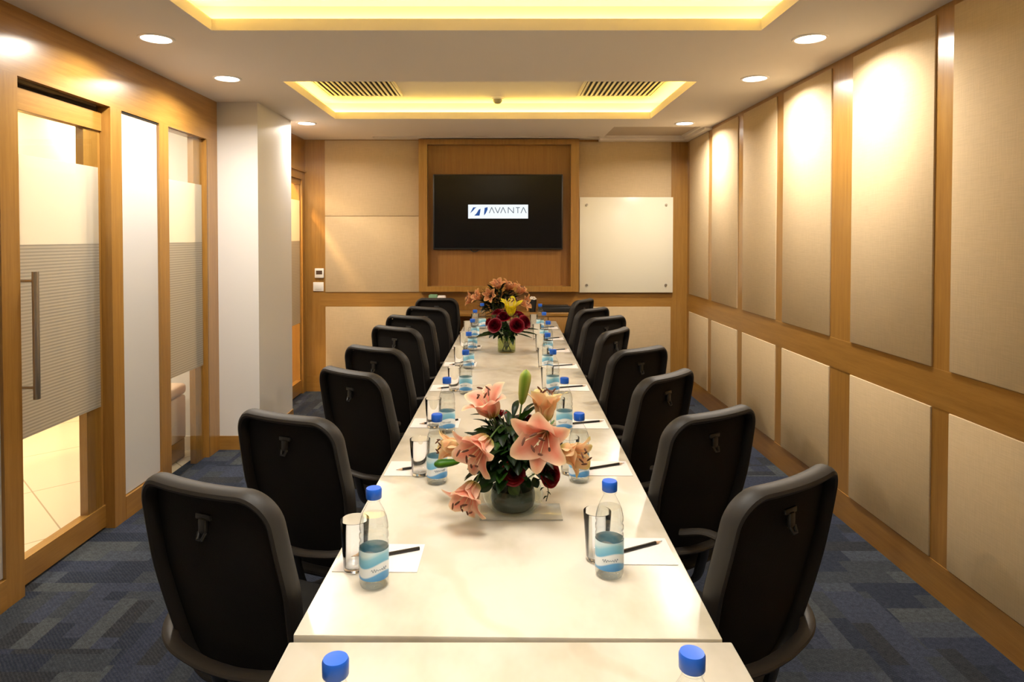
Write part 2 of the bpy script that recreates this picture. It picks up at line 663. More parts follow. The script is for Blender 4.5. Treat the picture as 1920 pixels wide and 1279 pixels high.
# ---- back wall
wb = sbox('wall_back', (-4.4, YB, 0), (XR, YB + 0.1, CZ), M['oak_z'])
for a, b, c, d in ((-1.745, -0.812, 0.992, 1.743), (-1.745, -0.812, 1.747, 2.492), (-1.745, -0.812, 0.16, 0.846),
                   (0.762, 1.68, 0.992, 2.478), (0.762, 1.68, 0.16, 0.846)):
    part('fabric_panel', (a, YB - 0.012, c), (b, YB + 0.001, d), M['fabric'], wb, 0.003)
part('rail', (-1.80, YB - 0.002, 0.848), (1.70, YB + 0.001, 0.990), M['oak_x'], wb)
sbox('baseboard_back', (-1.94, YB - 0.003, 0), (XR, YB + 0.001, 0.155), M['oak_x'])

# television niche
nt = thing('television_niche', 'oak box frame surrounding the television on the back wall', 'wall frame', (0, YB - 0.012, 1.0))
bm = B()
x0, x1, z0, z1 = -0.805, 0.757, 0.003, 1.490
i0, i1, k0, k1 = -0.722, 0.678, 0.055, 1.440
for a, b in (((x0, -0.10, z0), (i0, 0.0, z1)), ((i1, -0.10, z0), (x1, 0.0, z1)),
             ((i0, -0.10, z0), (i1, 0.0, k0)), ((i0, -0.10, k1), (i1, 0.0, z1))):
    box(bm, a, b)
obj('frame', bm, M['oak_z'], nt, smooth=False)
part('back_board', (i0, -0.012, k0), (i1, 0.0, k1), M['niche'], nt)

# ---- left wall (posts, header, white panels), the door, the window
def lw(name, y0, y1, z0, z1, m, x0=-2.14, x1=XL, parent=None):
    return sbox(name, (x0, y0, z0), (x1, y1, z1), m, parent)


wl = lw('wall_left', YF, 4.75, 2.212, CZ, M['oak_y'])
for y0, y1 in ((2.69, 2.795), (3.455, 3.556), (3.945, 4.055), (4.577, 4.75)):
    lw('post', y0, y1, 0, 2.212, M['oak_z'], parent=wl)
for y0, y1 in ((3.556, 3.945), (1.90, 2.69), (1.0, 1.90), (-0.2, 1.0), (YF, -0.2)):
    lw('white_panel', y0, y1, 0.13, 2.205, M['panel_white'], x1=XL - 0.014, parent=wl)
    lw('header_shadow', y0, y1, 2.205, 2.212, M['dark_gap'], x1=XL - 0.006, parent=wl)  # thin shadow line under the header, put in as a near-black strip
bm = B()
box(bm, (-2.14, 3.556, 0), (XL + 0.002, 3.945, 0.125))
box(bm, (-2.14, YF, 0), (XL + 0.002, 2.69, 0.125))
struct('baseboard_left', bm, M['oak_y'])
# wall_left joint line next to the window
lw('post_joint', 4.583, 4.586, 0, 2.212, M['dark_gap'], x0=-2.04, x1=XL + 0.0006, parent=wl)


def glazed(root, X, y0, y1, top, bot, stile_far, rail_b, f0=0.652, f1=1.500, f2=1.893, near_stile=0.06):
    """oak leaf with a pane lapped over it and two bands of film; faces +X"""
    bm = B()
    box(bm, (X - 0.045, y0, bot), (X - 0.006, y0 + near_stile, top))
    box(bm, (X - 0.045, y1 - stile_far, bot), (X - 0.006, y1, top))
    obj('stile', bm, M['oak_z'], root, smooth=False)
    bm = B()
    box(bm, (X - 0.045, y0, rail_b[1]), (X + 0.004, y1, top))
    if rail_b[0] > bot + 0.01:
        box(bm, (X - 0.045, y0, bot), (X + 0.004, y1, rail_b[0]))
    obj('rail', bm, M['oak_y'], root, smooth=False)
    ya, yb = y0 + 0.004, y1 - 0.028
    part('glass_pane', (X - 0.006, ya, rail_b[0]), (X + 0.0, yb, rail_b[1]), M['glass'], root)
    part('lined_film', (X + 0.0006, ya, f0), (X + 0.0011, yb, f1), M['film_lines'], root)
    part('frosted_film', (X + 0.0006, ya, f1), (X + 0.0011, yb, f2), M['film'], root)


d1 = bpy.data.objects.new('door_1', None)
C.objects.link(d1)
d1['kind'] = 'structure'
glazed(d1, -2.085, 2.797, 3.453, 2.178, 0.012, 0.135, (0.125, 2.085))
h_ = B()
HX, HY_ = -2.00, 2.835
tube(h_, [(HX, HY_, 0.835), (HX, HY_, 1.385)], 0.014, 16)
for z in (0.885, 1.345):
    tube(h_, [(HX, HY_, z), (-2.084, HY_, z)], 0.007, 10)
obj('door_handle', h_, M['steel'], d1)
# track and dark gap over the sliding door
bm = B()
box(bm, (-2.14, 2.797, 2.182), (-2.10, 3.453, 2.212))
struct('trim_3', bm, M['dark_gap'])
bm = B()
box(bm, (-2.095, 2.797, 2.196), (-2.065, 3.10, 2.2119))
box(bm, (-2.085, 2.797, 2.2), (-2.075, 3.40, 2.2119))
struct('trim_4', bm, mat('track', (0.10, 0.065, 0.03), 0.5))

w1 = bpy.data.objects.new('window_1', None)
C.objects.link(w1)
w1['kind'] = 'structure'
glazed(w1, -2.060, 4.057, 4.577, 2.212, 0.0, 0.13, (0.004, 2.208), near_stile=0.01)

# white pillar
pl = sbox('pillar', (-2.60, 4.75, 0), (-1.745, 5.50, CZ), M['paint'])
pl.name = 'wall_pillar'
bm = B()
box(bm, (-2.035, 4.742, 0), (-1.737, 4.75, 0.10))
box(bm, (-1.745, 4.742, 0), (-1.737, 5.50, 0.10))
struct('baseboard_pillar', bm, M['oak_x'])
sbox('baseboard_pillar_corridor', (-2.6, 4.735, 0), (-2.145, 4.749, 0.10), M['paint'])

# far left return with a second glazed door
X2 = -1.945
sb = B()
box(sb, (-2.06, 5.50, 2.10), (X2, YB, CZ))
box(sb, (-2.06, 6.47, 0), (X2, YB, 2.10))
struct('wall_return', sb, M['oak_z'])
sbox('trim_5', (-2.06, 5.50, 2.175), (X2 + 0.015, YB, 2.195), M['oak_y'])
d2 = bpy.data.objects.new('door_2', None)
C.objects.link(d2)
d2['kind'] = 'structure'
glazed(d2, X2 - 0.02, 5.50, 6.468, 2.098, 0.012, 0.02, (0.135, 2.05), f0=0.70)

# walls out of view behind the camera and round the corridor
sbox('wall_front', (-4.4, YF - 0.1, 0), (XR + 0.1, YF, CZ), M['paint'])
sbox('wall_corridor', (-4.5, YF, 0), (-4.4, YB + 0.9, CZ), mat('corridor_paint', (0.84, 0.77, 0.64), 0.6))
sbox('baseboard_corridor', (-4.4, YF, 0), (-4.385, YB, 0.1), M['paint'])
# soffit high up behind the glass, its warm light put into the colour
sbox('trim_6', (-3.4, 3.9, 2.02), (-3.3, 6.5, 2.5), mat('warm_lit_soffit', (0.80, 0.66, 0.30), 0.6))

# corridor bench
bt = thing('corridor_bench', 'cream upholstered bench on an oak base beyond the second glass panel', 'bench', (-2.305, 4.29, 0))
part('base', (-0.09, -0.31, 0.0), (0.09, 0.31, 0.13), M['oak_y'], bt, 0.004)
part('body', (-0.10, -0.32, 0.13), (0.10, 0.32, 0.44), mat('cream_leather', (0.80, 0.64, 0.50), 0.5), bt, 0.02)
part('cushion', (-0.105, -0.325, 0.44), (0.105, 0.325, 0.52), mat('peach_leather', (0.80, 0.60, 0.45), 0.5), bt, 0.03, 3)


# ================================================================ LIGHTS
lens_m = emis('downlight_glow', (1.0, 0.93, 0.82), 9)
ring_m = mat('downlight_ring', (0.85, 0.82, 0.78), 0.4)


def downlight_proto():
    r = thing('downlight', '', 'ceiling light')
    bm = B()
    lathe(bm, [(0.068, -0.001), (0.070, -0.006), (0.080, -0.005), (0.084, 0.0)], 40)
    obj('trim_ring', bm, ring_m, r)
    bm = B()
    lathe(bm, [(0.0, -0.004), (0.05, -0.0038), (0.0685, -0.002)], 40)
    obj('diffuser', bm, lens_m, r)
    L = bpy.data.lights.new('downlight_lamp', 'AREA')
    L.shape = 'DISK'
    L.size = 0.12
    L.energy = P_DOWN
    L.color = (1.0, 0.91, 0.79)
    L.spread = math.radians(158)
    lo = bpy.data.objects.new('lamp', L)
    C.objects.link(lo)
    lo.parent = r
    lo.location = (0, 0, -0.012)
    return r


dl = downlight_proto()
snapshot(dl)
side = {-1: 'left', 1: 'right'}
order = {0: 'nearest of three on the %s', 1: 'middle one of three on the %s', 2: 'farthest of three on the %s'}
first = True
for s, xs in ((-1, [-1.677, -1.666, -1.648]), (1, [1.501, 1.54, 1.551])):
    ys = [3.235, 4.04, 5.615]
    for k in range(3):
        x, y = xs[k], ys[k]
        o = dl if first else dup(dl)
        first = False
        o.location = (x, y, CZ)
        o['label'] = 'round bright downlight, ' + order[k] % side[s] + ' of the ceiling'
        o['group'] = 'recessed downlights'


def area(name, loc, size, power, col, rot=(0, 0, 0), spread=180):
    L = bpy.data.lights.new(name, 'AREA')
    L.shape = 'RECTANGLE'
    L.size, L.size_y = size
    L.energy = power
    L.color = col
    L.spread = math.radians(spread)
    o = bpy.data.objects.new(name, L)
    C.objects.link(o)
    o.location = loc
    o.rotation_euler = rot
    return o


# corridor ceiling panels: real fittings
cp = emis('corridor_panel_glow', (1.0, 0.92, 0.78), 6)
for k, (x, y) in enumerate(((-3.0, 2.6), (-3.0, 4.1), (-3.2, 5.3))):
    t = thing('panel_light', 'square corridor ceiling light beyond the glass, %s' % ('beside the sliding door', 'beside the tall window', 'beside the far door')[k], 'ceiling light', (x, y, CZ), group='corridor ceiling lights')
    part('diffuser', (-0.25, -0.25, -0.01), (0.25, 0.25, -0.001), cp, t)
    area('lamp', (0, 0, -0.02), (0.48, 0.48), P_CORR * (3 if k == 2 else 1), (1.0, 0.88, 0.70) if k < 2 else (1.0, 0.76, 0.48)).parent = t

t = thing('corridor_spotlight', 'small warm ceiling spotlight in the corridor outside the far glass door', 'ceiling light', (-2.30, 6.0, CZ))
bm = B()
lathe(bm, [(0.0, -0.012), (0.045, -0.012), (0.055, -0.008), (0.058, -0.0005)], 28)
obj('diffuser', bm, emis('warm_spot_glow', (1.0, 0.62, 0.28), 8), t)
area('lamp', (0, 0, -0.016), (0.09, 0.09), 42, (1.0, 0.60, 0.26), spread=150).parent = t
# unseen fill panels added for front light, flush in the near tray
tp = emis('fill_panel_glow', (1.0, 0.96, 0.88), 6)
for k, y in enumerate((0.25, 1.45)):
    t = thing('panel_light', 'added square fill light in the near tray above the photo, %s' % ('farther from the vases', 'closer to the vases')[k], 'ceiling light', (-0.07, y, CZ + CT), group='added tray fill lights')
    part('diffuser', (-0.30, -0.30, -0.012), (0.30, 0.30, 0.0), tp, t)
    area('lamp', (0, 0, -0.014), (0.58, 0.58), P_FILL, (1.0, 0.94, 0.84), spread=100).parent = t

# ================================================================ CEILING FITTINGS
slat_m = mat('grille_metal', (0.62, 0.56, 0.44), 0.5)


def grille():
    r = thing('air_grille', '', 'air vent')
    w, d = 0.59, 0.66
    bm = B()
    for a, b in (((-w / 2, -d / 2), (w / 2, -d / 2 + 0.02)), ((-w / 2, d / 2 - 0.02), (w / 2, d / 2)),
                 ((-w / 2, -d / 2), (-w / 2 + 0.02, d / 2)), ((w / 2 - 0.02, -d / 2), (w / 2, d / 2))):
        box(bm, (*a, -0.012), (*b, 0))
    obj('frame', bm, slat_m, r, smooth=False)
    part('backing', (-w / 2 + 0.02, -d / 2 + 0.02, -0.002), (w / 2 - 0.02, d / 2 - 0.02, 0), M['dark_gap'], r)
    bm = B()
    nb = 15
    for i in range(nb):
        x = -w / 2 + 0.035 + (w - 0.07) * i / (nb - 1)
        box(bm, (x - 0.008, -d / 2 + 0.02, -0.012), (x + 0.008, d / 2 - 0.02, -0.006))
    obj('slats', bm, slat_m, r, smooth=False)
    return r


g0 = grille()
snapshot(g0)
for k, (x, y) in enumerate(((-1.062, 4.88), (0.886, 4.88))):
    o = g0 if k == 0 else dup(g0)
    o.location = (x, y, CZ + CT)
    o['label'] = 'slatted air grille inside the far light cove, on its %s side' % ('left' if k == 0 else 'right')
    o['group'] = 'air grilles in the far cove'
sd = thing('smoke_detector', 'small round smoke detector under the far light cove', 'smoke detector', (-0.03, 5.30, CZ + CT))
bm = B()
lathe(bm, [(0.0, -0.018), (0.045, -0.018), (0.052, -0.010), (0.052, 0.0)], 28)
obj('base', bm, M['white_plastic'], sd)
bm = B()
lathe(bm, [(0.0, -0.052), (0.018, -0.050), (0.030, -0.042), (0.036, -0.030), (0.036, -0.018)], 28)
obj('sensor_head', bm, mat('grey_plastic', (0.30, 0.28, 0.20), 0.5), sd)

# ================================================================ BACK WALL THINGS
tv = thing('television', 'flat black television showing a white logo card', 'television', (-0.033, 6.50, 1.783))
part('housing', (-0.636, 0.0, -0.369), (0.636, 0.046, 0.369), M['black_plastic'], tv, 0.006)
part('screen', (-0.624, -0.002, -0.352), (0.624, 0.004, 0.357), M['screen'], tv)
part('logo_card', (-0.292, -0.003, -0.064), (0.295, -0.0021, 0.072), emis('card_glow', (0.85, 0.90, 0.93), 0.85), tv)


def poly(bm, pts, y, mi=0):
    bm.faces.new([bm.verts.new((x, y, z)) for x, z in pts]).material_index = mi


def seg(bm, a, b, w, y):
    d = Vector((b[0] - a[0], b[1] - a[1])).normalized()
    p = Vector((-d.y, d.x)) * w / 2
    poly(bm, [(a[0] + p.x, a[1] + p.y), (b[0] + p.x, b[1] + p.y), (b[0] - p.x, b[1] - p.y), (a[0] - p.x, a[1] - p.y)], y)


def card(px, pz):
    """pixel of the enlarged card (220..1555, 295..590) to local metres"""
    return (-0.292 + (px - 218) / (1560 - 218) * 0.587, 0.072 - (pz - 292) / (592 - 292) * 0.136)


bm = B()
poly(bm, [card(*p) for p in ((262, 480), (330, 352), (405, 348), (372, 372), (330, 420))], -0.0035)
poly(bm, [card(*p) for p in ((355, 530), (405, 480), (455, 400), (495, 380), (490, 440), (472, 530))], -0.0035)
poly(bm, [card(*p) for p in ((588, 362), (655, 345), (652, 400), (612, 480), (572, 525), (578, 440))], -0.0035)
obj('emblem', bm, emis('emblem_blue', (0.03, 0.09, 0.30), 0.8), tv, smooth=False)
bm = B()
lw_ = 0.0075


def glyph(strokes):
    for a, b in strokes:
        seg(bm, card(*a), card(*b), lw_, -0.0034)


glyph([((690, 475), (745, 350)), ((745, 350), (805, 475))])
glyph([((820, 350), (880, 475)), ((880, 475), (935, 350))])
glyph([((945, 475), (1000, 350)), ((1000, 350), (1058, 475))])
glyph([((1115, 475), (1115, 350)), ((1115, 350), (1235, 475)), ((1235, 475), (1235, 350))])
glyph([((1285, 356), (1375, 356)), ((1330, 356), (1330, 475))])
glyph([((1400, 475), (1455, 350)), ((1455, 350), (1520, 475))])
obj('lettering', bm, emis('letter_grey', (0.16, 0.19, 0.22), 0.8), tv, smooth=False)
bm = B()
tube(bm, spline([(-0.27, 0.02, -0.365), (-0.25, 0.015, -0.385), (-0.215, 0.012, -0.388), (-0.18, 0.02, -0.366)], 6), 0.005, 8)
obj('cable', bm, M['black_plastic'], tv)
part('wall_mount', (-0.15, 0.0451, -0.12), (0.15, 0.0475, 0.12), M['black_metal'], tv)
tv.location.y = 6.487

gb = thing('glass_board', 'frosted white glass writing board on the back wall right of the television', 'whiteboard', (1.232, YB - 0.040, 1.46))
part('pane', (-0.460, 0, -0.47), (0.460, 0.008, 0.47), mat('white_glass', (0.82, 0.78, 0.64), 0.25), gb, 0.002)
for sx in (-1, 1):
    for sz in (-1, 1):
        bm = B()
        cx_, cz_ = sx * 0.39, sz * 0.395
        bmesh.ops.create_cone(bm, cap_ends=True, segments=20, radius1=0.012, radius2=0.012, depth=0.034,
                              matrix=Matrix.Translation((cx_, 0.008, cz_)) @ Matrix.Rotation(PI / 2, 4, 'X'))
        obj('standoff', bm, M['steel'], gb)

th = thing('thermostat', 'small white wall thermostat with a dark display, above the switch plate', 'thermostat', (-1.803, YB, 1.180))
part('case', (-0.045, -0.022, -0.048), (0.045, 0.0, 0.048), M['white_plastic'], th, 0.006)
part('display', (-0.030, -0.0235, -0.012), (0.030, -0.0221, 0.026), mat('lcd', (0.10, 0.06, 0.04), 0.2), th)
sp_ = thing('switch_plate', 'blank white switch plate on the oak strip below the thermostat', 'switch', (-1.815, YB, 1.045))
part('plate', (-0.052, -0.010, -0.045), (0.052, 0.0, 0.045), M['white_plastic'], sp_, 0.004)
part('rocker', (-0.032, -0.0135, -0.028), (0.032, -0.0095, 0.028), M['white_plastic'], sp_, 0.002)

# console under the television
co = thing('console_cabinet', 'low oak cabinet against the back wall beneath the television', 'cabinet', (-0.02, 6.29, 0))
part('body', (-0.20, 0.012, 0.06), (0.80, 0.255, 0.78), M['oak_z'], co)
part('plinth', (-0.16, 0.04, 0.0), (0.76, 0.25, 0.06), M['dark_gap'], co)
part('wall_bracket', (-0.815, 0.236, 0.74), (-0.20, 0.255, 0.78), M['oak_x'], co)
part('worktop', (-0.815, 0.0, 0.78), (0.815, 0.256, 0.815), M['oak_x'], co, 0.003)
for k in range(3):
    xa = -0.197 + k * 0.333
    dd = part('door', (xa, 0.0, 0.07), (xa + 0.328, 0.0115, 0.772), M['oak_z'], co, 0.002)
    xk = xa + (0.295 if k % 2 == 0 else 0.034)
    bm = B()
    tube(bm, [(xk, -0.012, 0.60), (xk, -0.012, 0.70)], 0.005, 8)
    tube(bm, [(xk, -0.012, 0.605), (xk, 0.001, 0.605)], 0.004, 8)
    tube(bm, [(xk, -0.012, 0.695), (xk, 0.001, 0.695)], 0.004, 8)
    obj('handle', bm, M['steel'], dd)

av = thing('media_box', 'flat black set-top box lying on the oak cabinet', 'set-top box', (0.52, 6.40, 0.815))
part('case', (-0.16, -0.08, 0.004), (0.16, 0.08, 0.050), M['black_plastic'], av, 0.004)
part('tray', (-0.13, -0.06, 0.050), (0.13, 0.06, 0.062), M['black_plastic'], av, 0.002)
for sx in (-1, 1):
    part('foot', (sx * 0.13 - 0.012, -0.06, 0.0), (sx * 0.13 + 0.012, 0.06, 0.004), M['black_plastic'], av)
pc = thing('pot', 'black cup of white blossoms on the cabinet right of the peach bouquet', 'flower pot', (0.30, 6.38, 0.815))
bm = B()
lathe(bm, [(0.0, 0.0), (0.030, 0.0), (0.042, 0.115), (0.038, 0.115), (0.028, 0.006), (0.0, 0.006)], 28)
obj('cup', bm, M['black_plastic'], pc)
rnd = random.Random(4)
bm = B()
for i in range(16):
    a, r = rnd.uniform(0, 2 * PI), rnd.uniform(0, 0.038)
    bmesh.ops.create_icosphere(bm, subdivisions=1, radius=rnd.uniform(0.009, 0.014),
                               matrix=Matrix.Translation((r * math.cos(a), r * math.sin(a), 0.118 + rnd.uniform(0, 0.025))) @ Matrix.Diagonal((1, 1, 0.7, 1)))
obj('blossoms', bm, mat('white_blossom', (0.80, 0.72, 0.62), 0.7), pc)
pk = thing('folded_packet', 'green and white packet on the cabinet behind the farthest left chair', 'packet', (-0.62, 6.40, 0.815))
part('green_half', (-0.08, -0.05, 0.0), (0.0, 0.05, 0.165), mat('green_card', (0.16, 0.30, 0.16), 0.6), pk, 0.008)
part('white_half', (0.002, -0.05, 0.0), (0.08, 0.05, 0.155), M['paper'], pk, 0.012)

# ================================================================ TABLES
leg_m = mat('table_leg', (0.55, 0.50, 0.42), 0.5)


def table(name, label, loc, rz, w, l):
    t = thing(name, label, 'table', loc, rz, None)
    part('tabletop', (-w / 2, -l / 2, 0.722), (w / 2, l / 2, 0.75), M['marble'], t, 0.003)
    k = max(2, int(round(l / 1.6)) + 1)
    for i in range(k):
        y = -l / 2 + 0.22 + (l - 0.44) * i / (k - 1)
        part('leg_panel', (-0.06, y - 0.02, 0.0), (0.06, y + 0.02, 0.722), leg_m, t, 0.004)
    part('beam', (-0.03, -l / 2 + 0.1, 0.64), (0.03, l / 2 - 0.1, 0.70), M['black_metal'], t)
    return t


table('conference_table', 'long cream marble conference table running to the back wall', (0.0515, 3.731, 0), math.radians(-0.957), 0.840, 4.91)
table('conference_table', 'short cream marble table piece in the foreground, joined to the long table', (0.0175, 0.696, 0), 0, 0.855, 1.13)


# ================================================================ CHAIRS (face +Y, backrest at -Y)
LEAN = math.radians(14)
ZT, ZBOT, HW = 0.985, 0.47, 0.194


def back_pt(u, z, off=0.0):
    """u across (-1..1 of half width), z height; off = metres behind the mesh"""
    y = -0.215 - (z - ZBOT) * math.tan(LEAN) - 0.012 * math.sin((z - ZBOT) / (ZT - ZBOT) * PI)
    y -= (1 - min(1, u * u)) * 0.030       # hollow towards the sitter, bulging to the rear
    return Vector((u * HW, y - off, z))


def back_outline(n=10, inset=0.0):
    r = 0.068 - inset
    hw = HW - inset
    zt, zb = ZT - inset, ZBOT + inset
    out = []

    def wz(z):       # the frame tapers to the foot and slightly to the head
        k = (z - ZBOT) / (ZT - ZBOT)
        return 0.86 + 0.14 * min(1, k / 0.55) - 0.07 * max(0, (k - 0.6) / 0.4)
    for cxs, czs, a0 in ((1, 1, 0), (-1, 1, PI / 2), (-1, -1, PI), (1, -1, 3 * PI / 2)):
        cx_, cz_ = cxs * (hw - r), (zt - r if czs > 0 else zb + r)
        for i in range(n + 1):
            a = a0 + PI / 2 * i / n
            x, z = cx_ + r * math.cos(a), cz_ + r * math.sin(a)
            out.append((x, z))
        if cxs == 1 and czs == 1:
            pass
    # densify long edges
    full = []
    for i, (x, z) in enumerate(out):
        x2, z2 = out[(i + 1) % len(out)]
        d = math.hypot(x2 - x, z2 - z)
        m_ = max(1, int(d / 0.03))
        for k in range(m_):
            t = k / m_
            full.append((x + (x2 - x) * t, z + (z2 - z) * t))
    return [(x * wz(z) / HW, z) for x, z in full]


def chair_proto():
    r = thing('office_chair', '', 'chair')
    bm = B()
    pts = [back_pt(u, z, 0.012) for u, z in back_outline()]
    tube(bm, pts, 0.0135, 12, closed=True, up=(0, 1, 0.1), ry=0.024)
    br_ = obj('backrest', bm, M['rim'], r)
    # mesh skin (front and rear faces)
    bm = B()

    def skin(s, t, off):
        z = ZBOT + 0.008 + (ZT - 0.016 - ZBOT) * t
        k = (z - ZBOT) / (ZT - ZBOT)
        w = 0.86 + 0.14 * min(1, k / 0.55) - 0.07 * max(0, (k - 0.6) / 0.4)
        rr = 0.062
        dz = min(z - ZBOT - 0.008, ZT - 0.008 - z)
        cut = 0.0
        if dz < rr:
            cut = rr - math.sqrt(max(0, rr * rr - (rr - dz) ** 2))
        u = (2 * s - 1) * (w * (HW - 0.006) - cut) / HW
        return back_pt(u, z, off)
    sheet(bm, lambda s, t: skin(s, t, 0.004), 14, 22)
    sheet(bm, lambda s, t: skin(s, t, -0.020 - 0.012 * math.sin(PI * s) * math.sin(PI * t)), 14, 22)
    obj('back_mesh', bm, M['mesh'], br_)
    # coat loop under the head rail
    bm = B()
    p = back_pt(0, 0.905, 0.006)
    box(bm, (p.x - 0.010, p.y - 0.010, p.z - 0.024), (p.x + 0.010, p.y + 0.004, p.z + 0.010), 0.004)
    box(bm, (p.x - 0.022, p.y - 0.006, p.z + 0.006), (p.x + 0.022, p.y + 0.004, p.z + 0.020), 0.003)
    tube(bm, [(p.x - 0.010, p.y - 0.006, p.z - 0.02), (p.x - 0.006, p.y - 0.014, p.z - 0.034), (p.x + 0.006, p.y - 0.014, p.z - 0.034), (p.x + 0.010, p.y - 0.006, p.z - 0.02)], 0.004, 8)
    obj('coat_loop', bm, M['black_plastic'], br_)
    # spine
    bm = B()
    tube(bm, spline([(0, 0.02, 0.385), (0, -0.18, 0.39), (0, -0.285, 0.43), (0, -0.318, 0.50), (0, -0.332, 0.556)], 6), 0.022, 12, ry=0.010)
    obj('spine', bm, M['black_plastic'], r)
    # seat
    bm = B()
    box(bm, (-0.225, -0.185, 0.425), (0.225, 0.185, 0.490), 0.03, 4)
    for v in bm.verts:
        k = max(0, (v.co.y - 0.12) / 0.12)
        v.co.z -= 0.02 * k * k
    obj('seat', bm, M['seat'], r)
    # loop arms that run round behind the back
    bm = B()
    half = spline([(0.225, 0.14, 0.622), (0.258, 0.06, 0.640), (0.258, -0.06, 0.630), (0.240, -0.20, 0.604),
                   (0.210, -0.275, 0.584), (0.15, -0.318, 0.570), (0.06, -0.332, 0.560), (0.0, -0.334, 0.558)], 6)
    full = half + [Vector((-p_.x, p_.y, p_.z)) for p_ in reversed(half[:-1])]
    tube(bm, full, 0.019, 12, ry=0.010, up=(0, 0, 1))
    obj('armrest_loop', bm, M['arm'], r)
    for s in (-1, 1):
        bm = B()
        tube(bm, spline([(s * 0.262, 0.0, 0.632), (s * 0.272, 0.0, 0.54), (s * 0.255, 0.0, 0.44), (s * 0.16, 0.0, 0.408)], 6), 0.020, 10, ry=0.010, up=(0, 1, 0))
        obj('arm_post', bm, M['black_plastic'], r)
    bm = B()
    box(bm, (-0.17, -0.11, 0.385), (0.17, 0.13, 0.425), 0.008)
    obj('mechanism', bm, M['black_metal'], r)
    bm = B()
    lathe(bm, [(0.0, 0.08), (0.028, 0.08), (0.028, 0.24), (0.018, 0.245), (0.018, 0.39), (0, 0.39)], 18)
    obj('gas_lift', bm, M['black_metal'], r)
    for k in range(5):
        a = 2 * PI * k / 5 + PI / 2
        d = Vector((math.cos(a), math.sin(a), 0))
        bm = B()
        tube(bm, [d * 0.02 + Vector((0, 0, 0.115)), d * 0.13 + Vector((0, 0, 0.098)), d * 0.225 + Vector((0, 0, 0.072))],
             [0.024, 0.020, 0.016], 10, ry=0.014)
        bl = obj('base_leg', bm, M['black_plastic'], r)
        bm = B()
        for q in (-1, 1):
            side_ = Vector((-d.y, d.x, 0)) * (0.013 * q)
            mt = Matrix.Translation(d * 0.228 + side_ + Vector((0, 0, 0.026))) @ Matrix.Rotation(a, 4, 'Z') @ Matrix.Rotation(PI / 2, 4, 'X')
            bmesh.ops.create_cone(bm, cap_ends=True, segments=20, radius1=0.026, radius2=0.026, depth=0.018, matrix=mt)
        tube(bm, [d * 0.226 + Vector((0, 0, 0.03)), d * 0.226 + Vector((0, 0, 0.075))], 0.006, 8)
        obj('caster', bm, M['black_plastic'], bl)
    return r


ch = chair_proto()
snapshot(ch)
TOPY = back_pt(1, ZT, 0.012).y
LC = [((-0.825, 1.525), 23), ((-0.828, 2.090), 24), ((-0.760, 2.790), 36), ((-0.785, 3.340), 30),
      ((-0.795, 4.080), 33), ((-0.803, 4.620), 26), ((-0.745, 5.197), 28), ((-0.765, 5.880), 3)]
RC = [((0.801, 1.590), 34), ((0.818, 2.145), 31), ((0.789, 2.745), 44), ((0.828, 3.320), 35),
      ((0.766, 4.02), 56), ((0.862, 4.600), 36), ((0.832, 5.150), 44), ((0.812, 5.90), 57)]
ordn = ['nearest', 'second', 'third', 'fourth', 'fifth', 'sixth', 'seventh', 'farthest']
extra_l = ['its whole back filling the lower left', 'turned slightly towards the marble table', 'beside the near lily vase',
           'just behind the third', 'partly covering the sixth', 'only its top edge showing above the fifth',
           'mostly hidden by its neighbours', 'facing the back wall squarely']
extra_r = ['its loop arm curving at the lower right', 'beside the near lily vase', 'slim behind the second', 'broad top edge against the beige panel',
           'turned sharply to the table', 'behind the narrow fifth', 'only a narrow top corner showing', 'in front of the oak cabinet']
i0_ = 0
for s, lst, ex in ((-1, LC, extra_l), (1, RC, extra_r)):
    for k, ((px, py), ang) in enumerate(lst):
        o = ch if i0_ == 0 else dup(ch)
        i0_ += 1
        a = math.radians(ang) * s          # left chairs turn towards +X: rotation -ang
        c_, s_ = math.cos(a), math.sin(a)
        lx, ly = s * HW * 0.985, TOPY
        o.location = (px - (c_ * lx - s_ * ly), py - (s_ * lx + c_ * ly), 0)
        o.rotation_euler = (0, 0, a)
        o['label'] = 'black mesh-back chair, %s %s of the table, %s' % (ordn[k], side[s], ex[k])
        o['group'] = 'office chairs along the table'
FIX = True


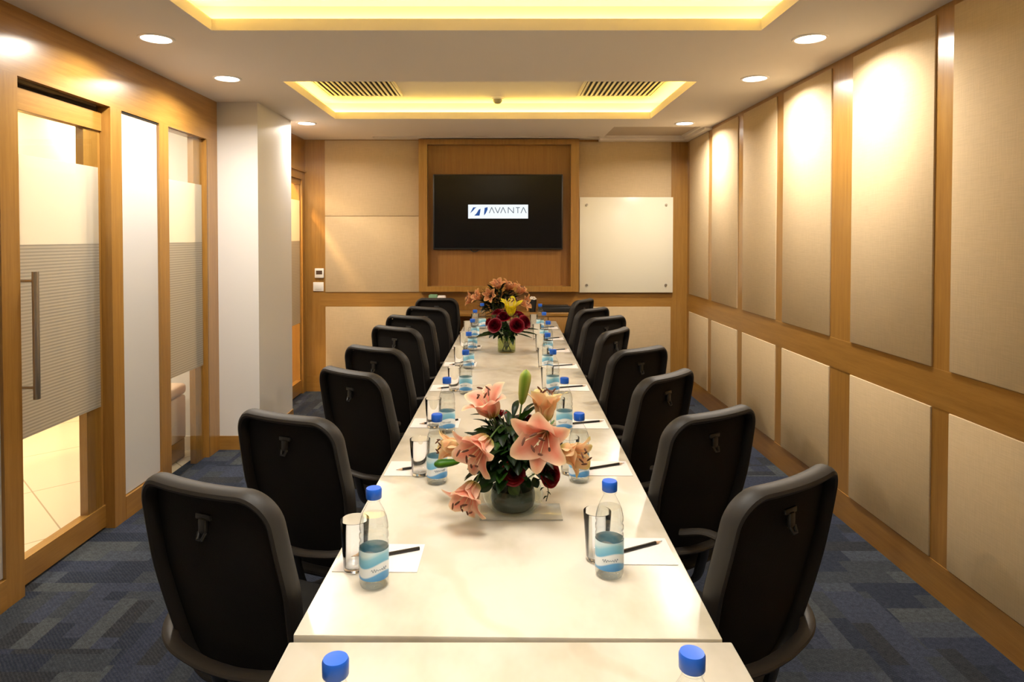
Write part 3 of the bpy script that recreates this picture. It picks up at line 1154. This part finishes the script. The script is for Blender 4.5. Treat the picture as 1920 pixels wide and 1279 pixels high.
# ================================================================ TABLEWARE
def bottle_proto():
    r = thing('water_bottle', '', 'bottle')
    prof = [(0.0, 0.004), (0.018, 0.003), (0.026, 0.0), (0.0305, 0.003), (0.0325, 0.010), (0.0325, 0.019), (0.0318, 0.022),
            (0.0318, 0.088), (0.0328, 0.092), (0.0328, 0.098), (0.0312, 0.102), (0.0312, 0.106), (0.0328, 0.110), (0.0328, 0.118),
            (0.0312, 0.122), (0.0312, 0.126), (0.0325, 0.130), (0.0318, 0.140), (0.0285, 0.155), (0.0225, 0.170),
            (0.0165, 0.181), (0.0135, 0.187), (0.0135, 0.192), (0.0165, 0.193), (0.0165, 0.1955), (0.0135, 0.197), (0.0135, 0.205)]
    bm = B()
    lathe(bm, prof, 36)
    obj('bottle_wall', bm, M['pet'], r, angle=60)
    bm = B()
    wp = [(max(0, q - 0.0008), z + (0.0008 if i < 3 else 0)) for i, (q, z) in enumerate(prof) if z <= 0.156]
    wp[0] = (0.0, 0.005)
    wp.append((0.0255, 0.160))
    wp.append((0.0, 0.160))
    lathe(bm, wp, 36)
    obj('water', bm, M['water'], r, angle=60)
    bm = B()
    lathe(bm, [(0.0330, 0.023), (0.0330, 0.087)], 40)
    lb = obj('label_band', bm, M['label'], r)
    # illegible script on the label, a few curled strokes front and back
    bm = B()
    for base in (-PI / 2,):
        pts = []
        for i in range(57):
            t = i / 56
            a = base - 0.55 + 1.1 * t
            z = 0.0465 + 0.0035 * math.sin(t * 2 * PI * 6.5) * (0.6 + 0.4 * math.sin(t * 9)) + 0.002 * t
            pts.append((0.03325 * math.cos(a), 0.03325 * math.sin(a), z))
        tube(bm, pts, 0.0006, 5)
    obj('script', bm, M['ink'], lb)
    bm = B()
    lathe(bm, [(0.0165, 0.1965), (0.0175, 0.198), (0.0178, 0.216), (0.0162, 0.2195), (0.0, 0.2205)], 36)
    cap_ = obj('cap', bm, M['cap'], r, angle=50)
    return r


def glass_proto():
    r = tag_obj = None
    bm = B()
    lathe(bm, [(0.0, 0.0), (0.024, 0.0), (0.0265, 0.002), (0.0335, 0.117), (0.0332, 0.1185), (0.0323, 0.117), (0.0255, 0.012), (0.022, 0.009), (0.0, 0.009)], 36)
    return obj('glass_tumbler', bm, M['solid_glass'], None, angle=50)


def pencil_proto():
    r = thing('pencil', '', 'pencil')
    bm = B()
    tube(bm, [(-0.085, 0, 0.004), (0.064, 0, 0.004)], 0.0042, 6)
    obj('barrel', bm, M['pencil'], r, smooth=False)
    bm = B()
    tube(bm, [(0.064, 0, 0.004), (0.080, 0, 0.004)], [0.0040, 0.0012], 10)
    obj('sharpened_tip', bm, M['raw_wood'], r)
    bm = B()
    tube(bm, [(0.080, 0, 0.004), (0.0855, 0, 0.004)], [0.0012, 0.0003], 8)
    obj('lead', bm, M['graphite'], r)
    return r


bp = bottle_proto(); snapshot(bp)
gp = glass_proto(); gp['category'] = 'glass'
pp = pencil_proto(); snapshot(pp)
bm = B(); box(bm, (-0.10, -0.07, 0), (0.10, 0.07, 0.0016), 0.0004, 1)
pad = obj('note_pad', bm, M['paper'], None); pad['category'] = 'notepad'
LB = [(-0.221, 0.87), (-0.286, 1.471), (-0.205, 2.092), (-0.218, 2.640), (-0.178, 3.290), (-0.194, 3.929), (-0.199, 4.56), (-0.205, 5.15), (-0.165, 5.66)]
RB = [(0.258, 0.883), (0.25, 1.515), (0.249, 2.105), (0.253, 2.64), (0.259, 3.306), (0.273, 3.886), (0.315, 4.446), (0.322, 4.976), (0.329, 5.60)]
place = ['at the very bottom of the photo', 'nearest full bottle', 'beside the near lily vase', 'just past the near lily vase', 'midway down the table',
         'short of the red rose vase', 'beside the red rose vase', 'just past the red rose vase', 'farthest, by the table end']
pplace = ['', 'at the nearest seat', 'level with the near lily vase', 'just past the near lily vase', 'midway down the table',
          'short of the red rose vase', 'beside the red rose vase', 'just past the red rose vase', 'at the farthest seat']
TZ = 0.7503
cnt = dict(b=0, g=0, p=0, n=0)


def first_or(o, key, f_=dup):
    cnt[key] += 1
    return o if cnt[key] == 1 else f_(o)


def edge(s, y):      # table edge at depth y
    return (-0.41 + (y - 1.276) * 0.0168) if s < 0 else (0.431 + (y - 1.276) * 0.0162)


rnd = random.Random(11)
for s, lst in ((-1, LB), (1, RB)):
    for k, (x, y) in enumerate(lst):
        o = first_or(bp, 'b')
        o.location = (x, y, TZ)
        o.rotation_euler = (0, 0, rnd.uniform(-0.5, 0.5) if k != 1 else (0.55 if s < 0 else -0.1))
        if k == 0:
            o['label'] = 'blue-capped water bottle at the bottom of the photo, %s, only its top in view' % side[s]
        else:
            o['label'] = 'blue-capped water bottle %s of the flowers, %s' % (side[s], place[k])
        o['group'] = 'water bottles on the table'
        if k == 0:
            continue
        e = edge(s, y)
        # pad
        pc_x = e - s * 0.012 - s * 0.100
        py = y + 0.125 + (0.0 if s < 0 else -0.01)
        o = first_or(pad, 'n')
        o.location = (pc_x, py, TZ)
        o.rotation_euler = (0, 0, math.radians(-1))
        if k == 7 or k == 8:
            py = py
        o['label'] = 'white note paper %s of the flowers %s' % (side[s], pplace[k])
        o['group'] = 'note pads'
        # pencil lying on it
        o = first_or(pp, 'p')
        px_ = (pc_x + s * 0.0)
        o.location = (px_ + 0.012, py + 0.005 + (0.0 if k != 1 else 0.0), TZ + 0.0017)
        o.rotation_euler = (0, 0, math.radians(22 + rnd.uniform(-5, 5)) + (PI if s < 0 else 0))
        o['label'] = 'black pencil %s of the flowers %s' % (side[s], pplace[k])
        o['group'] = 'pencils on the note pads'
        # tumbler
        o = first_or(gp, 'g')
        if s < 0:
            gx, gy = (x - 0.062, y + 0.066) if k != 1 else (x - 0.058, y + 0.068)
        else:
            gx, gy = x - (0.018 if k == 1 else 0.024 if k < 6 else 0.050), y + 0.070
        onpad = abs(gx - pc_x) < 0.136 and abs(gy - py) < 0.095
        o.location = (gx, gy, TZ + (0.0018 if onpad else 0.0))
        o['label'] = 'clear glass tumbler %s of the flowers %s' % (side[s], pplace[k])
        o['group'] = 'glass tumblers on the table'


# ================================================================ FLOWERS
def lerp(a, b, t):
    return tuple(x + (y - x) * t for x, y in zip(a, b))


def petal_mesh(L, wmax, phi0, phi1, cmid, cedge, ctip, seed, cup=0.25):
    rr = random.Random(seed)
    ns = 14
    ph = [rr.uniform(0, 6) for _ in range(3)]
    cl_ = [(0.004, 0.0)]
    for i in range(ns):
        s = (i + 0.5) / ns
        a = phi0 + (phi1 - phi0) * s ** 1.6
        cl_.append((cl_[-1][0] + math.sin(a) * L / ns, cl_[-1][1] + math.cos(a) * L / ns))
    bm = bmesh.new()
    lay = bm.loops.layers.color.new('Col')

    def fn(u, v):
        i = u * ns
        k = min(int(i), ns - 1)
        t = i - k
        x = cl_[k][0] + (cl_[k + 1][0] - cl_[k][0]) * t
        z = cl_[k][1] + (cl_[k + 1][1] - cl_[k][1]) * t
        a = phi0 + (phi1 - phi0) * u ** 1.6
        w = wmax * (0.16 + 0.84 * math.sin(PI * min(1, (u * 0.97 + 0.03)) ** 0.85) ** 0.75) * (1 - 0.10 * u)
        if u > 0.97:
            w *= 0.45
        c = (v - 0.5) * 2
        lift = (cup * c * c * w * (1 - 0.5 * u)) + 0.16 * w * math.sin(u * 13 + ph[0] + (2 if c > 0 else 0)) * abs(c) ** 2
        # push edges towards the axis side (normal of the strip)
        nx, nz = -math.cos(a), math.sin(a)
        y = c * w
        return (x + nx * lift, y, z + nz * lift)

    def col(u, v):
        c = abs(v - 0.5) * 2
        k = lerp(cmid, cedge, min(1, c ** 1.3 * 1.1))
        if u < 0.22:
            k = lerp((0.62, 0.58, 0.26), k, u / 0.22)
        if u > 0.8:
            k = lerp(k, ctip, (u - 0.8) / 0.2)
        return k
    sheet(bm, fn, ns, 6, 0, col, lay)
    return bm


def lily_proto(name, cmid, cedge, ctip, open_=1.0, L=0.105, w=0.021):
    r = thing(name, '', 'flower')
    for k in range(6):
        inner = k % 2
        bm = petal_mesh(L * (1.0 if inner else 0.97), w * (1.12 if inner else 0.82), math.radians(12 if inner else 16),
                        math.radians((88 if inner else 100) * open_), cmid, cedge, ctip, k + 3)
        bmesh.ops.rotate(bm, verts=bm.verts, cent=(0, 0, 0), matrix=Matrix.Rotation(k * PI / 3 + 0.08 * math.sin(k * 3), 3, 'Z'))
        obj('petal', bm, M['petal'], r, angle=80)
    for k in range(6):
        a = k * PI / 3 + 0.4
        sp2 = 0.016 + 0.007 * ((k * 7) % 3)
        pts = spline([(0.002 * math.cos(a), 0.002 * math.sin(a), 0.01), (sp2 * 0.5 * math.cos(a), sp2 * 0.5 * math.sin(a), 0.045),
                      (sp2 * math.cos(a), sp2 * math.sin(a), 0.082 + 0.004 * (k % 3))], 5)
        bm = B()
        tube(bm, pts, 0.0009, 6, mi=0)
        e = pts[-1]
        tdir = Vector((-math.sin(a) * 0.6, math.cos(a) * 0.6, 0.5)).normalized()
        tube(bm, [e - tdir * 0.010, e - tdir * 0.005, e + tdir * 0.005, e + tdir * 0.010], [0.001, 0.0028, 0.0028, 0.001], 8, mi=1)
        obj('stamen', bm, [M['filament'], M['anther']], r)
    bm = B()
    tube(bm, spline([(0, 0, 0.01), (0.001, 0, 0.05), (0.003, 0.001, 0.088)], 4), [0.0012] * 8 + [0.003], 8)
    obj('pistil', bm, M['filament'], r)
    return r


PINK = lily_proto('lily', (0.88, 0.55, 0.46), (0.94, 0.82, 0.72), (0.93, 0.83, 0.68), 1.0, 0.115, 0.034)
PALE = lily_proto('lily', (0.92, 0.70, 0.52), (0.95, 0.84, 0.66), (0.90, 0.84, 0.52), 0.80, 0.11, 0.032)
for p_ in (PINK, PALE):
    snapshot(p_)


def rose_proto(c_in, c_out):
    r = thing('rose', '', 'flower')
    bm = bmesh.new()
    lay = bm.loops.layers.color.new('Col')
    rr = random.Random(5)
    for ring, (nr, rad, hgt, lean_) in enumerate(((3, 0.006, 0.030, 0.02), (4, 0.012, 0.031, 0.10), (5, 0.018, 0.029, 0.28), (5, 0.023, 0.025, 0.60), (6, 0.027, 0.019, 1.0))):
        for k in range(nr):
            a0 = 2 * PI * k / nr + ring * 0.7
            wd = 2 * PI / nr * 0.72

            def fn(u, v, a0=a0, wd=wd, rad=rad, hgt=hgt, lean_=lean_):
                c = (v - 0.5) * 2
                a = a0 + c * wd
                rr_ = rad * math.sin(min(1, u * 1.15) * PI / 2) ** 0.8 + lean_ * 0.011 * max(0, u - 0.65) / 0.35 - 0.002 * c * c
                z = hgt * (u ** 1.1) * (1 - 0.10 * c * c) - lean_ * 0.004 * max(0, u - 0.8) / 0.2
                return (rr_ * math.cos(a), rr_ * math.sin(a), z)

            cr = lerp(c_in, c_out, ring / 4)
            sheet(bm, fn, 6, 6, 0, lambda u, v, cr=cr: lerp(tuple(q * 0.8 for q in cr), cr, u), lay)
    obj('bloom', bm, M['petal'], r, angle=80)
    bm = B()
    for k in range(5):
        a = 2 * PI * k / 5
        sheet(bm, lambda u, v: ((0.004 + 0.018 * u) * math.cos(a) - (v - .5) * 0.009 * (1 - u) * math.sin(a),
                                (0.004 + 0.018 * u) * math.sin(a) + (v - .5) * 0.009 * (1 - u) * math.cos(a), -0.003 - 0.004 * u * u + 0.003 * u), 4, 2)
    obj('sepals', bm, M['stem'], r, angle=80)
    return r


ROSE = rose_proto((0.26, 0.006, 0.014), (0.50, 0.015, 0.035))
MAROON = rose_proto((0.28, 0.005, 0.050), (0.52, 0.014, 0.12))
for p_ in (ROSE, MAROON):
    snapshot(p_)


def bud_proto(c0, c1):
    r = thing('lily_bud', '', 'flower bud')
    bm = bmesh.new()
    lay = bm.loops.layers.color.new('Col')
    prof = [(0.0035, 0.0), (0.008, 0.008), (0.0115, 0.025), (0.0135, 0.045), (0.0148, 0.062), (0.0135, 0.077), (0.007, 0.087), (0.0008, 0.090)]

    def fn(u, v):
        i = u * (len(prof) - 1)
        k = min(int(i), len(prof) - 2)
        t = i - k
        q = prof[k][0] + (prof[k + 1][0] - prof[k][0]) * t
        z = prof[k][1] + (prof[k + 1][1] - prof[k][1]) * t
        a = 2 * PI * v
        q *= 1 + 0.07 * math.cos(3 * a)
        return (q * math.cos(a), q * math.sin(a), z)
    sheet(bm, fn, 14, 18, 0, lambda u, v: lerp(c0, c1, 0.5 + 0.5 * math.cos(6 * PI * v)), lay)
    bmesh.ops.remove_doubles(bm, verts=bm.verts, dist=1e-5)
    obj('bud_skin', bm, M['leafc'], r, angle=80)
    return r


BUDP = bud_proto((0.40, 0.52, 0.12), (0.74, 0.76, 0.42))
BUDG = bud_proto((0.14, 0.34, 0.04), (0.30, 0.50, 0.08))
for p_ in (BUDP, BUDG):
    snapshot(p_)
USED = set()
FC = [0]


def flower(proto, pos, d, root, scale=1.0, spin=0.0, label='', group=None, stem=True, sr=0.0024, sag=0.02):
    """head at pos opening towards d, with a stem bending down into the vase mouth (root)"""
    o = proto if proto.name not in USED else dup(proto)
    USED.add(proto.name)
    d = Vector(d).normalized()
    q = d.to_track_quat('Z', 'Y') @ Quaternion((0, 0, 1), spin)
    o.rotation_mode = 'QUATERNION'
    o.rotation_quaternion = q
    o.location = pos
    o.scale = (scale,) * 3
    o['label'] = label
    if group:
        o['group'] = group
    if stem:
        Mw = Matrix.LocRotScale(Vector(pos), q, Vector((scale,) * 3)).inverted()
        p0, rt = Vector(pos), Vector(root)
        mid = p0 - d * min(0.06, (p0 - rt).length * 0.4)
        top = Vector((rt.x + (p0.x - rt.x) * 0.35, rt.y + (p0.y - rt.y) * 0.35, (rt.z + mid.z) / 2))
        pts = spline([p0 + d * 0.001, mid, top, rt], 6)
        bm = B()
        tube(bm, [Mw @ p for p in pts], sr / scale, 8)
        obj('stem', bm, M['stem'], o)
    return o


def leaf(bm, lay, base, tip, w, c, droop=0.15, fold=0.25, up=Vector((0, 0, 1)), shape=1.0):
    base, tip = Vector(base), Vector(tip)
    ax = tip - base
    L = ax.length
    sd_ = ax.cross(up)
    if sd_.length < 1e-4:
        sd_ = Vector((1, 0, 0))
    sd_.normalize()
    nn = sd_.cross(ax).normalized()
    c2 = tuple(q * 0.8 for q in c)

    def fn(u, v):
        k = (v - 0.5) * 2
        ww = w * math.sin(PI * (u * 0.96 + 0.02) ** shape) ** 0.8
        return base + ax * u + sd_ * (k * ww) + nn * (L * droop * math.sin(PI * u) - 0 + abs(k) * ww * fold)
    sheet(bm, fn, 7, 4, 0, lambda u, v: lerp(c, c2, 1 - abs(v - 0.5) * 2) if abs(v - .5) > .1 else tuple(q * 1.25 for q in c), lay)


def foliage(name, label, center, zr, rad, n_, seed, lens=(0.05, 0.09), wd=(0.010, 0.018), cols=((0.045, 0.115, 0.020), (0.13, 0.25, 0.045)), sprigs=10, squash=1.0):
    rr = random.Random(seed)
    bm = bmesh.new()
    lay = bm.loops.layers.color.new('Col')
    cx_, cy_ = center
    for i in range(n_):
        a = rr.uniform(0, 2 * PI)
        q = rad * math.sqrt(rr.uniform(0.02, 1))
        zz = zr[0] + (zr[1] - zr[0]) * rr.random() * (1 - 0.5 * (q / rad) ** 2)
        bx, by = cx_ + q * 0.55 * math.cos(a), cy_ + q * 0.55 * math.sin(a) * squash
        base = Vector((bx, by, zz))
        L = rr.uniform(*lens)
        out = Vector((math.cos(a), math.sin(a) * squash, rr.uniform(-0.35, 1.0) - 0.4 * q / rad))
        out.normalize()
        c = lerp(cols[0], cols[1], rr.random())
        leaf(bm, lay, base, base + out * L, rr.uniform(*wd), c, rr.uniform(0.02, 0.2), 0.3, Vector((rr.uniform(-.3, .3), rr.uniform(-.3, .3), 1)))
    for i in range(sprigs):       # branching stems that carry the leaves down into the vase
        a = rr.uniform(0, 2 * PI)
        q = rad * rr.uniform(0.3, 0.75)
        pts = spline([(cx_ + 0.03 * math.cos(a + 2), cy_ + 0.03 * math.sin(a + 2), zr[0] - 0.10), (cx_ + 0.012 * math.cos(a), cy_ + 0.012 * math.sin(a), zr[0]),
                      (cx_ + q * 0.5 * math.cos(a), cy_ + q * 0.5 * math.sin(a) * squash, (zr[0] + zr[1]) / 2), (cx_ + q * math.cos(a), cy_ + q * math.sin(a) * squash, zr[1] - 0.02)], 4)
        nv0 = len(bm.faces)
        tube(bm, pts, 0.0018, 6)
        bm.faces.ensure_lookup_table()
        for f_ in bm.faces[nv0:]:
            for lp in f_.loops:
                lp[lay] = (0.04, 0.08, 0.02, 1)
    return bm, lay


# ---- near arrangement
VX, VY = 0.033, 1.885
vt = thing('flower_vase', 'round clear glass bowl vase holding pink lilies, nearest of the three', 'vase', (VX, VY, TZ + 0.0042))
bm = B()
lathe(bm, [(0.0, 0.0), (0.055, 0.0), (0.074, 0.010), (0.086, 0.030), (0.088, 0.045), (0.080, 0.064), (0.068, 0.078), (0.062, 0.090), (0.062, 0.112), (0.064, 0.114)], 48)
obj('bowl', bm, M['vase_glass'], vt, angle=60)
bm = B()
lathe(bm, [(0.0, 0.003), (0.052, 0.003), (0.060, 0.012), (0.064, 0.030), (0.064, 0.045), (0.060, 0.062), (0.0, 0.062)], 40)
obj('water', bm, mat('green_water', (0.035, 0.050, 0.032), 0.15), vt, angle=60)
o = part('glass_mat', (-0.115, -0.055, 0), (0.115, 0.055, 0.004), M['smoked'], None, 0.001)
tag(o, 'rectangular smoky glass mat under the nearest flower vase', 'mat')
o.location = (0.055, 1.862, TZ)


def at(x, y, Y):
    """photo-measured direction to a point at depth Y (camera model as above)"""
    p = math.radians(1.2)
    a, b = (x - 940) / 1240.0, -(y - 471.97) / 1240.0
    d = Vector((a, math.cos(p) + b * math.sin(p), -math.sin(p) + b * math.cos(p)))
    return Vector((0, 0, 1.53)) + d * (Y / d.y)


R1 = (VX, VY, TZ + 0.07)
g1 = 'lilies in the nearest vase'
flower(PINK, at(925, 782, 1.86), (-0.35, -0.25, 0.9), R1, 0.95, 0.3, 'pink lily opening upward at the top left of the nearest bouquet, dark stamens showing', g1)
flower(PINK, at(918, 822, 1.80), (-0.55, -0.62, -0.35), R1, 1.05, 0.2, 'deep pink lily facing left in the nearest bouquet, above the green horizontal bud', g1)
flower(PINK, at(1026, 806, 1.80), (-0.30, -0.85, -0.10), R1, 1.18, 0.45, 'largest pale pink lily facing the camera on the right of the nearest bouquet', g1)
flower(PALE, at(1022, 790, 1.90), (0.05, 0.15, 0.95), R1, 1.0, 0.1, 'peach lily turned upward behind the largest lily of the nearest bouquet', g1)
flower(PALE, at(1050, 842, 1.84), (0.75, -0.50, -0.10), R1, 0.90, 0.2, 'yellowish peach lily at the far right of the nearest bouquet', g1)
flower(PALE, at(866, 838, 1.92), (-0.80, -0.10, 0.05), R1, 0.80, 0.4, 'pale yellow lily at the far left of the nearest bouquet, in front of a bottle', g1)
flower(PINK, at(892, 905, 1.78), (-0.38, -0.60, -0.55), R1, 0.92, 0.5, 'drooping pink lily low on the left of the nearest vase, stamens hanging', g1, sag=0.05)
flower(BUDP, at(978, 758, 1.86), (0.14, -0.05, 1.0), R1, 1.12, 0.2, 'tall pale green lily bud standing upright above the nearest bouquet')
flower(BUDG, at(862, 866, 1.82), (-1.0, -0.25, -0.02), R1, 0.80, 0.2, 'small green lily bud pointing left from the nearest bouquet')
g2 = 'red roses in the nearest vase'
flower(ROSE, at(962, 888, 1.79), (0.0, -0.9, 0.35), R1, 0.92, 0, 'dark red rose low in the middle of the nearest bouquet above the vase', g2)
flower(ROSE, at(1026, 890, 1.82), (0.55, -0.7, 0.2), R1, 0.95, 1, 'dark red rose at the lower right of the nearest bouquet', g2)
flower(ROSE, at(990, 822, 1.86), (0.1, -0.5, 0.8), R1, 1.05, 2, 'dark red rose beside the largest lily, centre of the nearest bouquet', g2)
flower(ROSE, at(932, 786, 1.93), (-0.2, 0.1, 0.95), R1, 0.90, 3, 'dark red rose behind the upright pink lily at the top of the nearest bouquet', g2)
flower(ROSE, at(984, 792, 1.93), (0.1, 0.1, 0.95), R1, 0.85, 4, 'dark red rose below the tall green bud of the nearest bouquet', g2)
bm, lay = foliage('foliage', '', (VX - 0.005, VY - 0.01), (TZ + 0.11, TZ + 0.27), 0.13, 270, 3)
rr = random.Random(8)
for a, b, w in (((945, 850, 1.84), (932, 792, 1.84), 0.014), ((965, 850, 1.84), (962, 780, 1.85), 0.012), ((930, 880, 1.82), (884, 868, 1.80), 0.014),
                ((925, 900, 1.80), (893, 920, 1.78), 0.018), ((1000, 880, 1.82), (1040, 862, 1.80), 0.014), ((955, 905, 1.775), (972, 928, 1.772), 0.017),
                ((985, 850, 1.84), (1000, 800, 1.85), 0.013), ((940, 880, 1.80), (915, 905, 1.78), 0.013), ((1000, 895, 1.80), (1008, 915, 1.79), 0.012)):
    c = (0.16, 0.22, 0.03) if b[:2] == (972, 928) else lerp((0.04, 0.11, 0.02), (0.10, 0.21, 0.04), rr.random())
    leaf(bm, lay, at(*a), at(*b), w, c, 0.05, 0.2, Vector((0, -1, 0.2)))
# a trailing sprig at the right
n0 = len(bm.faces)
tube(bm, spline([at(1005, 880, 1.80), at(1020, 900, 1.79), at(1028, 920, 1.79), at(1024, 940, 1.79)], 5), 0.0012, 6)
bm.faces.ensure_lookup_table()
for f_ in bm.faces[n0:]:
    for lp in f_.loops:
        lp[lay] = (0.10, 0.15, 0.05, 1)
for t in range(6):
    p = at(1012 + t * 3, 890 + t * 8, 1.79)
    leaf(bm, lay, p, p + Vector((0.012 * (-1) ** t, -0.004, -0.008)), 0.004, (0.10, 0.16, 0.05))
o = obj('foliage', bm, M['leafc'], None, angle=80)
tag(o, 'dark green leaves and stems filling the nearest lily vase', 'leaves', kind='stuff')

# ---- middle arrangement (maroon roses, yellow lily)
V2X, V2Y = 0.036, 4.505
vt = thing('flower_vase', 'straight clear glass cylinder vase holding maroon roses, second of the three', 'vase', (V2X, V2Y, TZ))
bm = B()
lathe(bm, [(0.0, 0.0), (0.058, 0.0), (0.062, 0.004), (0.062, 0.125), (0.060, 0.125), (0.060, 0.008), (0.0, 0.008)], 40)
obj('cylinder', bm, thin_glass('vase_glass_green', (0.90, 0.93, 0.80), 1.0), vt, angle=60)
bm = B()
lathe(bm, [(0.0, 0.009), (0.058, 0.009), (0.058, 0.085), (0.0, 0.085)], 40)
obj('water', bm, thin_glass('yellowish_water', (0.86, 0.88, 0.62), 0.6), vt, angle=60)
R2 = (V2X, V2Y, TZ + 0.015)
g3 = 'maroon roses in the middle vase'
for x, y, Y, d, sc, lb in ((930, 612, 4.42, (-0.4, -0.7, 0.4), 2.0, 'at the lower left of its vase'), (945, 598, 4.44, (-0.1, -0.5, 0.8), 1.9, 'in the middle under the yellow bloom'),
                           (968, 612, 4.40, (0.2, -0.8, 0.4), 2.0, 'low in the middle of its vase'), (980, 606, 4.46, (0.6, -0.5, 0.4), 2.0, 'at the right edge of its vase'),
                           (934, 590, 4.52, (-0.3, -0.1, 0.9), 1.7, 'at the upper left of its vase'), (962, 592, 4.54, (0.1, 0.1, 1.0), 1.8, 'behind the yellow bloom'),
                           (920, 606, 4.56, (-0.8, 0.0, 0.5), 1.6, 'at the far left edge of its vase'), (972, 594, 4.60, (0.4, 0.3, 0.8), 1.7, 'at the back right of its vase')):
    flower(MAROON, at(x, y, Y), d, R2, sc * 0.72, Y * 9, 'maroon rose ' + lb + ', second bouquet', g3)
YEL = lily_proto('lily', (0.80, 0.70, 0.04), (0.84, 0.78, 0.12), (0.86, 0.82, 0.20), 0.80, 0.105, 0.024)
snapshot(YEL)
flower(YEL, at(957, 592, 4.42), (0.05, -0.25, 0.97), R2, 1.35, 0.2, 'bright yellow lily on top of the maroon roses')
bm, lay = foliage('foliage', '', (V2X, V2Y), (TZ + 0.11, TZ + 0.20), 0.13, 90, 5)
for a, b, w in (((930, 625, 4.44), (893, 632, 4.40), 0.020), ((935, 628, 4.42), (905, 624, 4.38), 0.016), ((970, 622, 4.42), (1008, 628, 4.36), 0.010),
                ((965, 625, 4.42), (998, 634, 4.34), 0.008), ((970, 618, 4.44), (1010, 618, 4.44), 0.009), ((950, 640, 4.43), (948, 600, 4.43), 0.018),
                ((958, 640, 4.43), (966, 612, 4.41), 0.016), ((942, 640, 4.44), (932, 620, 4.41), 0.016)):
    leaf(bm, lay, at(*a), at(*b), w, lerp((0.04, 0.10, 0.02), (0.09, 0.17, 0.03), rr.random()), 0.04, 0.2, Vector((0, -0.5, 1)))
o = obj('foliage', bm, M['leafc'], None, angle=80)
tag(o, 'green leaves and fern blades around the maroon roses', 'leaves', kind='stuff')

# ---- far arrangement (peach lilies)
V3X, V3Y = -0.03, 5.92
vt = thing('flower_vase', 'clear glass vase of peach lilies at the far end of the table', 'vase', (V3X, V3Y, TZ))
bm = B()
lathe(bm, [(0.0, 0.0), (0.058, 0.0), (0.062, 0.004), (0.062, 0.125), (0.060, 0.125), (0.060, 0.008), (0.0, 0.008)], 40)
obj('cylinder', bm, M['vase_glass'], vt, angle=60)
bm = B()
lathe(bm, [(0.0, 0.009), (0.058, 0.009), (0.058, 0.085), (0.0, 0.085)], 40)
obj('water', bm, M['vase_water'], vt, angle=60)
R3 = (V3X, V3Y, TZ + 0.015)
PEACH = lily_proto('lily', (0.80, 0.50, 0.33), (0.88, 0.68, 0.48), (0.84, 0.70, 0.42), 0.95, 0.13, 0.034)
snapshot(PEACH)
g4 = 'peach lilies in the farthest vase'
for x, y, Y, d, sp3, lb in ((934, 542, 5.86, (-0.1, -0.5, 0.8), 0.2, 'topmost, in the middle'), (950, 548, 5.92, (0.4, -0.2, 0.9), 0.5, 'just right of the topmost'),
                            (904, 560, 5.86, (-0.7, -0.4, 0.4), 0.3, 'left of the middle'), (893, 563, 5.94, (-0.9, -0.1, 0.2), 0.1, 'at the far left, star shaped'),
                            (968, 552, 5.90, (0.6, -0.1, 0.7), 0.6, 'high on the right'), (974, 568, 5.86, (0.9, -0.4, 0.1), 0.2, 'low on the right, petals hanging'),
                            (922, 555, 5.84, (-0.3, -0.9, 0.2), 0.9, 'facing the camera left of centre')):
    flower(PEACH, at(x, y, Y), d, R3, 0.95 + 0.1 * math.sin(x), sp3, 'peach lily in the farthest bouquet, ' + lb, g4, sr=0.003)
bm, lay = foliage('foliage', '', (V3X + 0.01, V3Y), (TZ + 0.12, TZ + 0.34), 0.20, 170, 9, lens=(0.07, 0.12), wd=(0.012, 0.022), cols=((0.050, 0.080, 0.020), (0.13, 0.15, 0.045)))
o = obj('foliage', bm, M['leafc'], None, angle=80)
tag(o, 'dark olive leaves among the peach lilies of the farthest bouquet', 'leaves', kind='stuff')
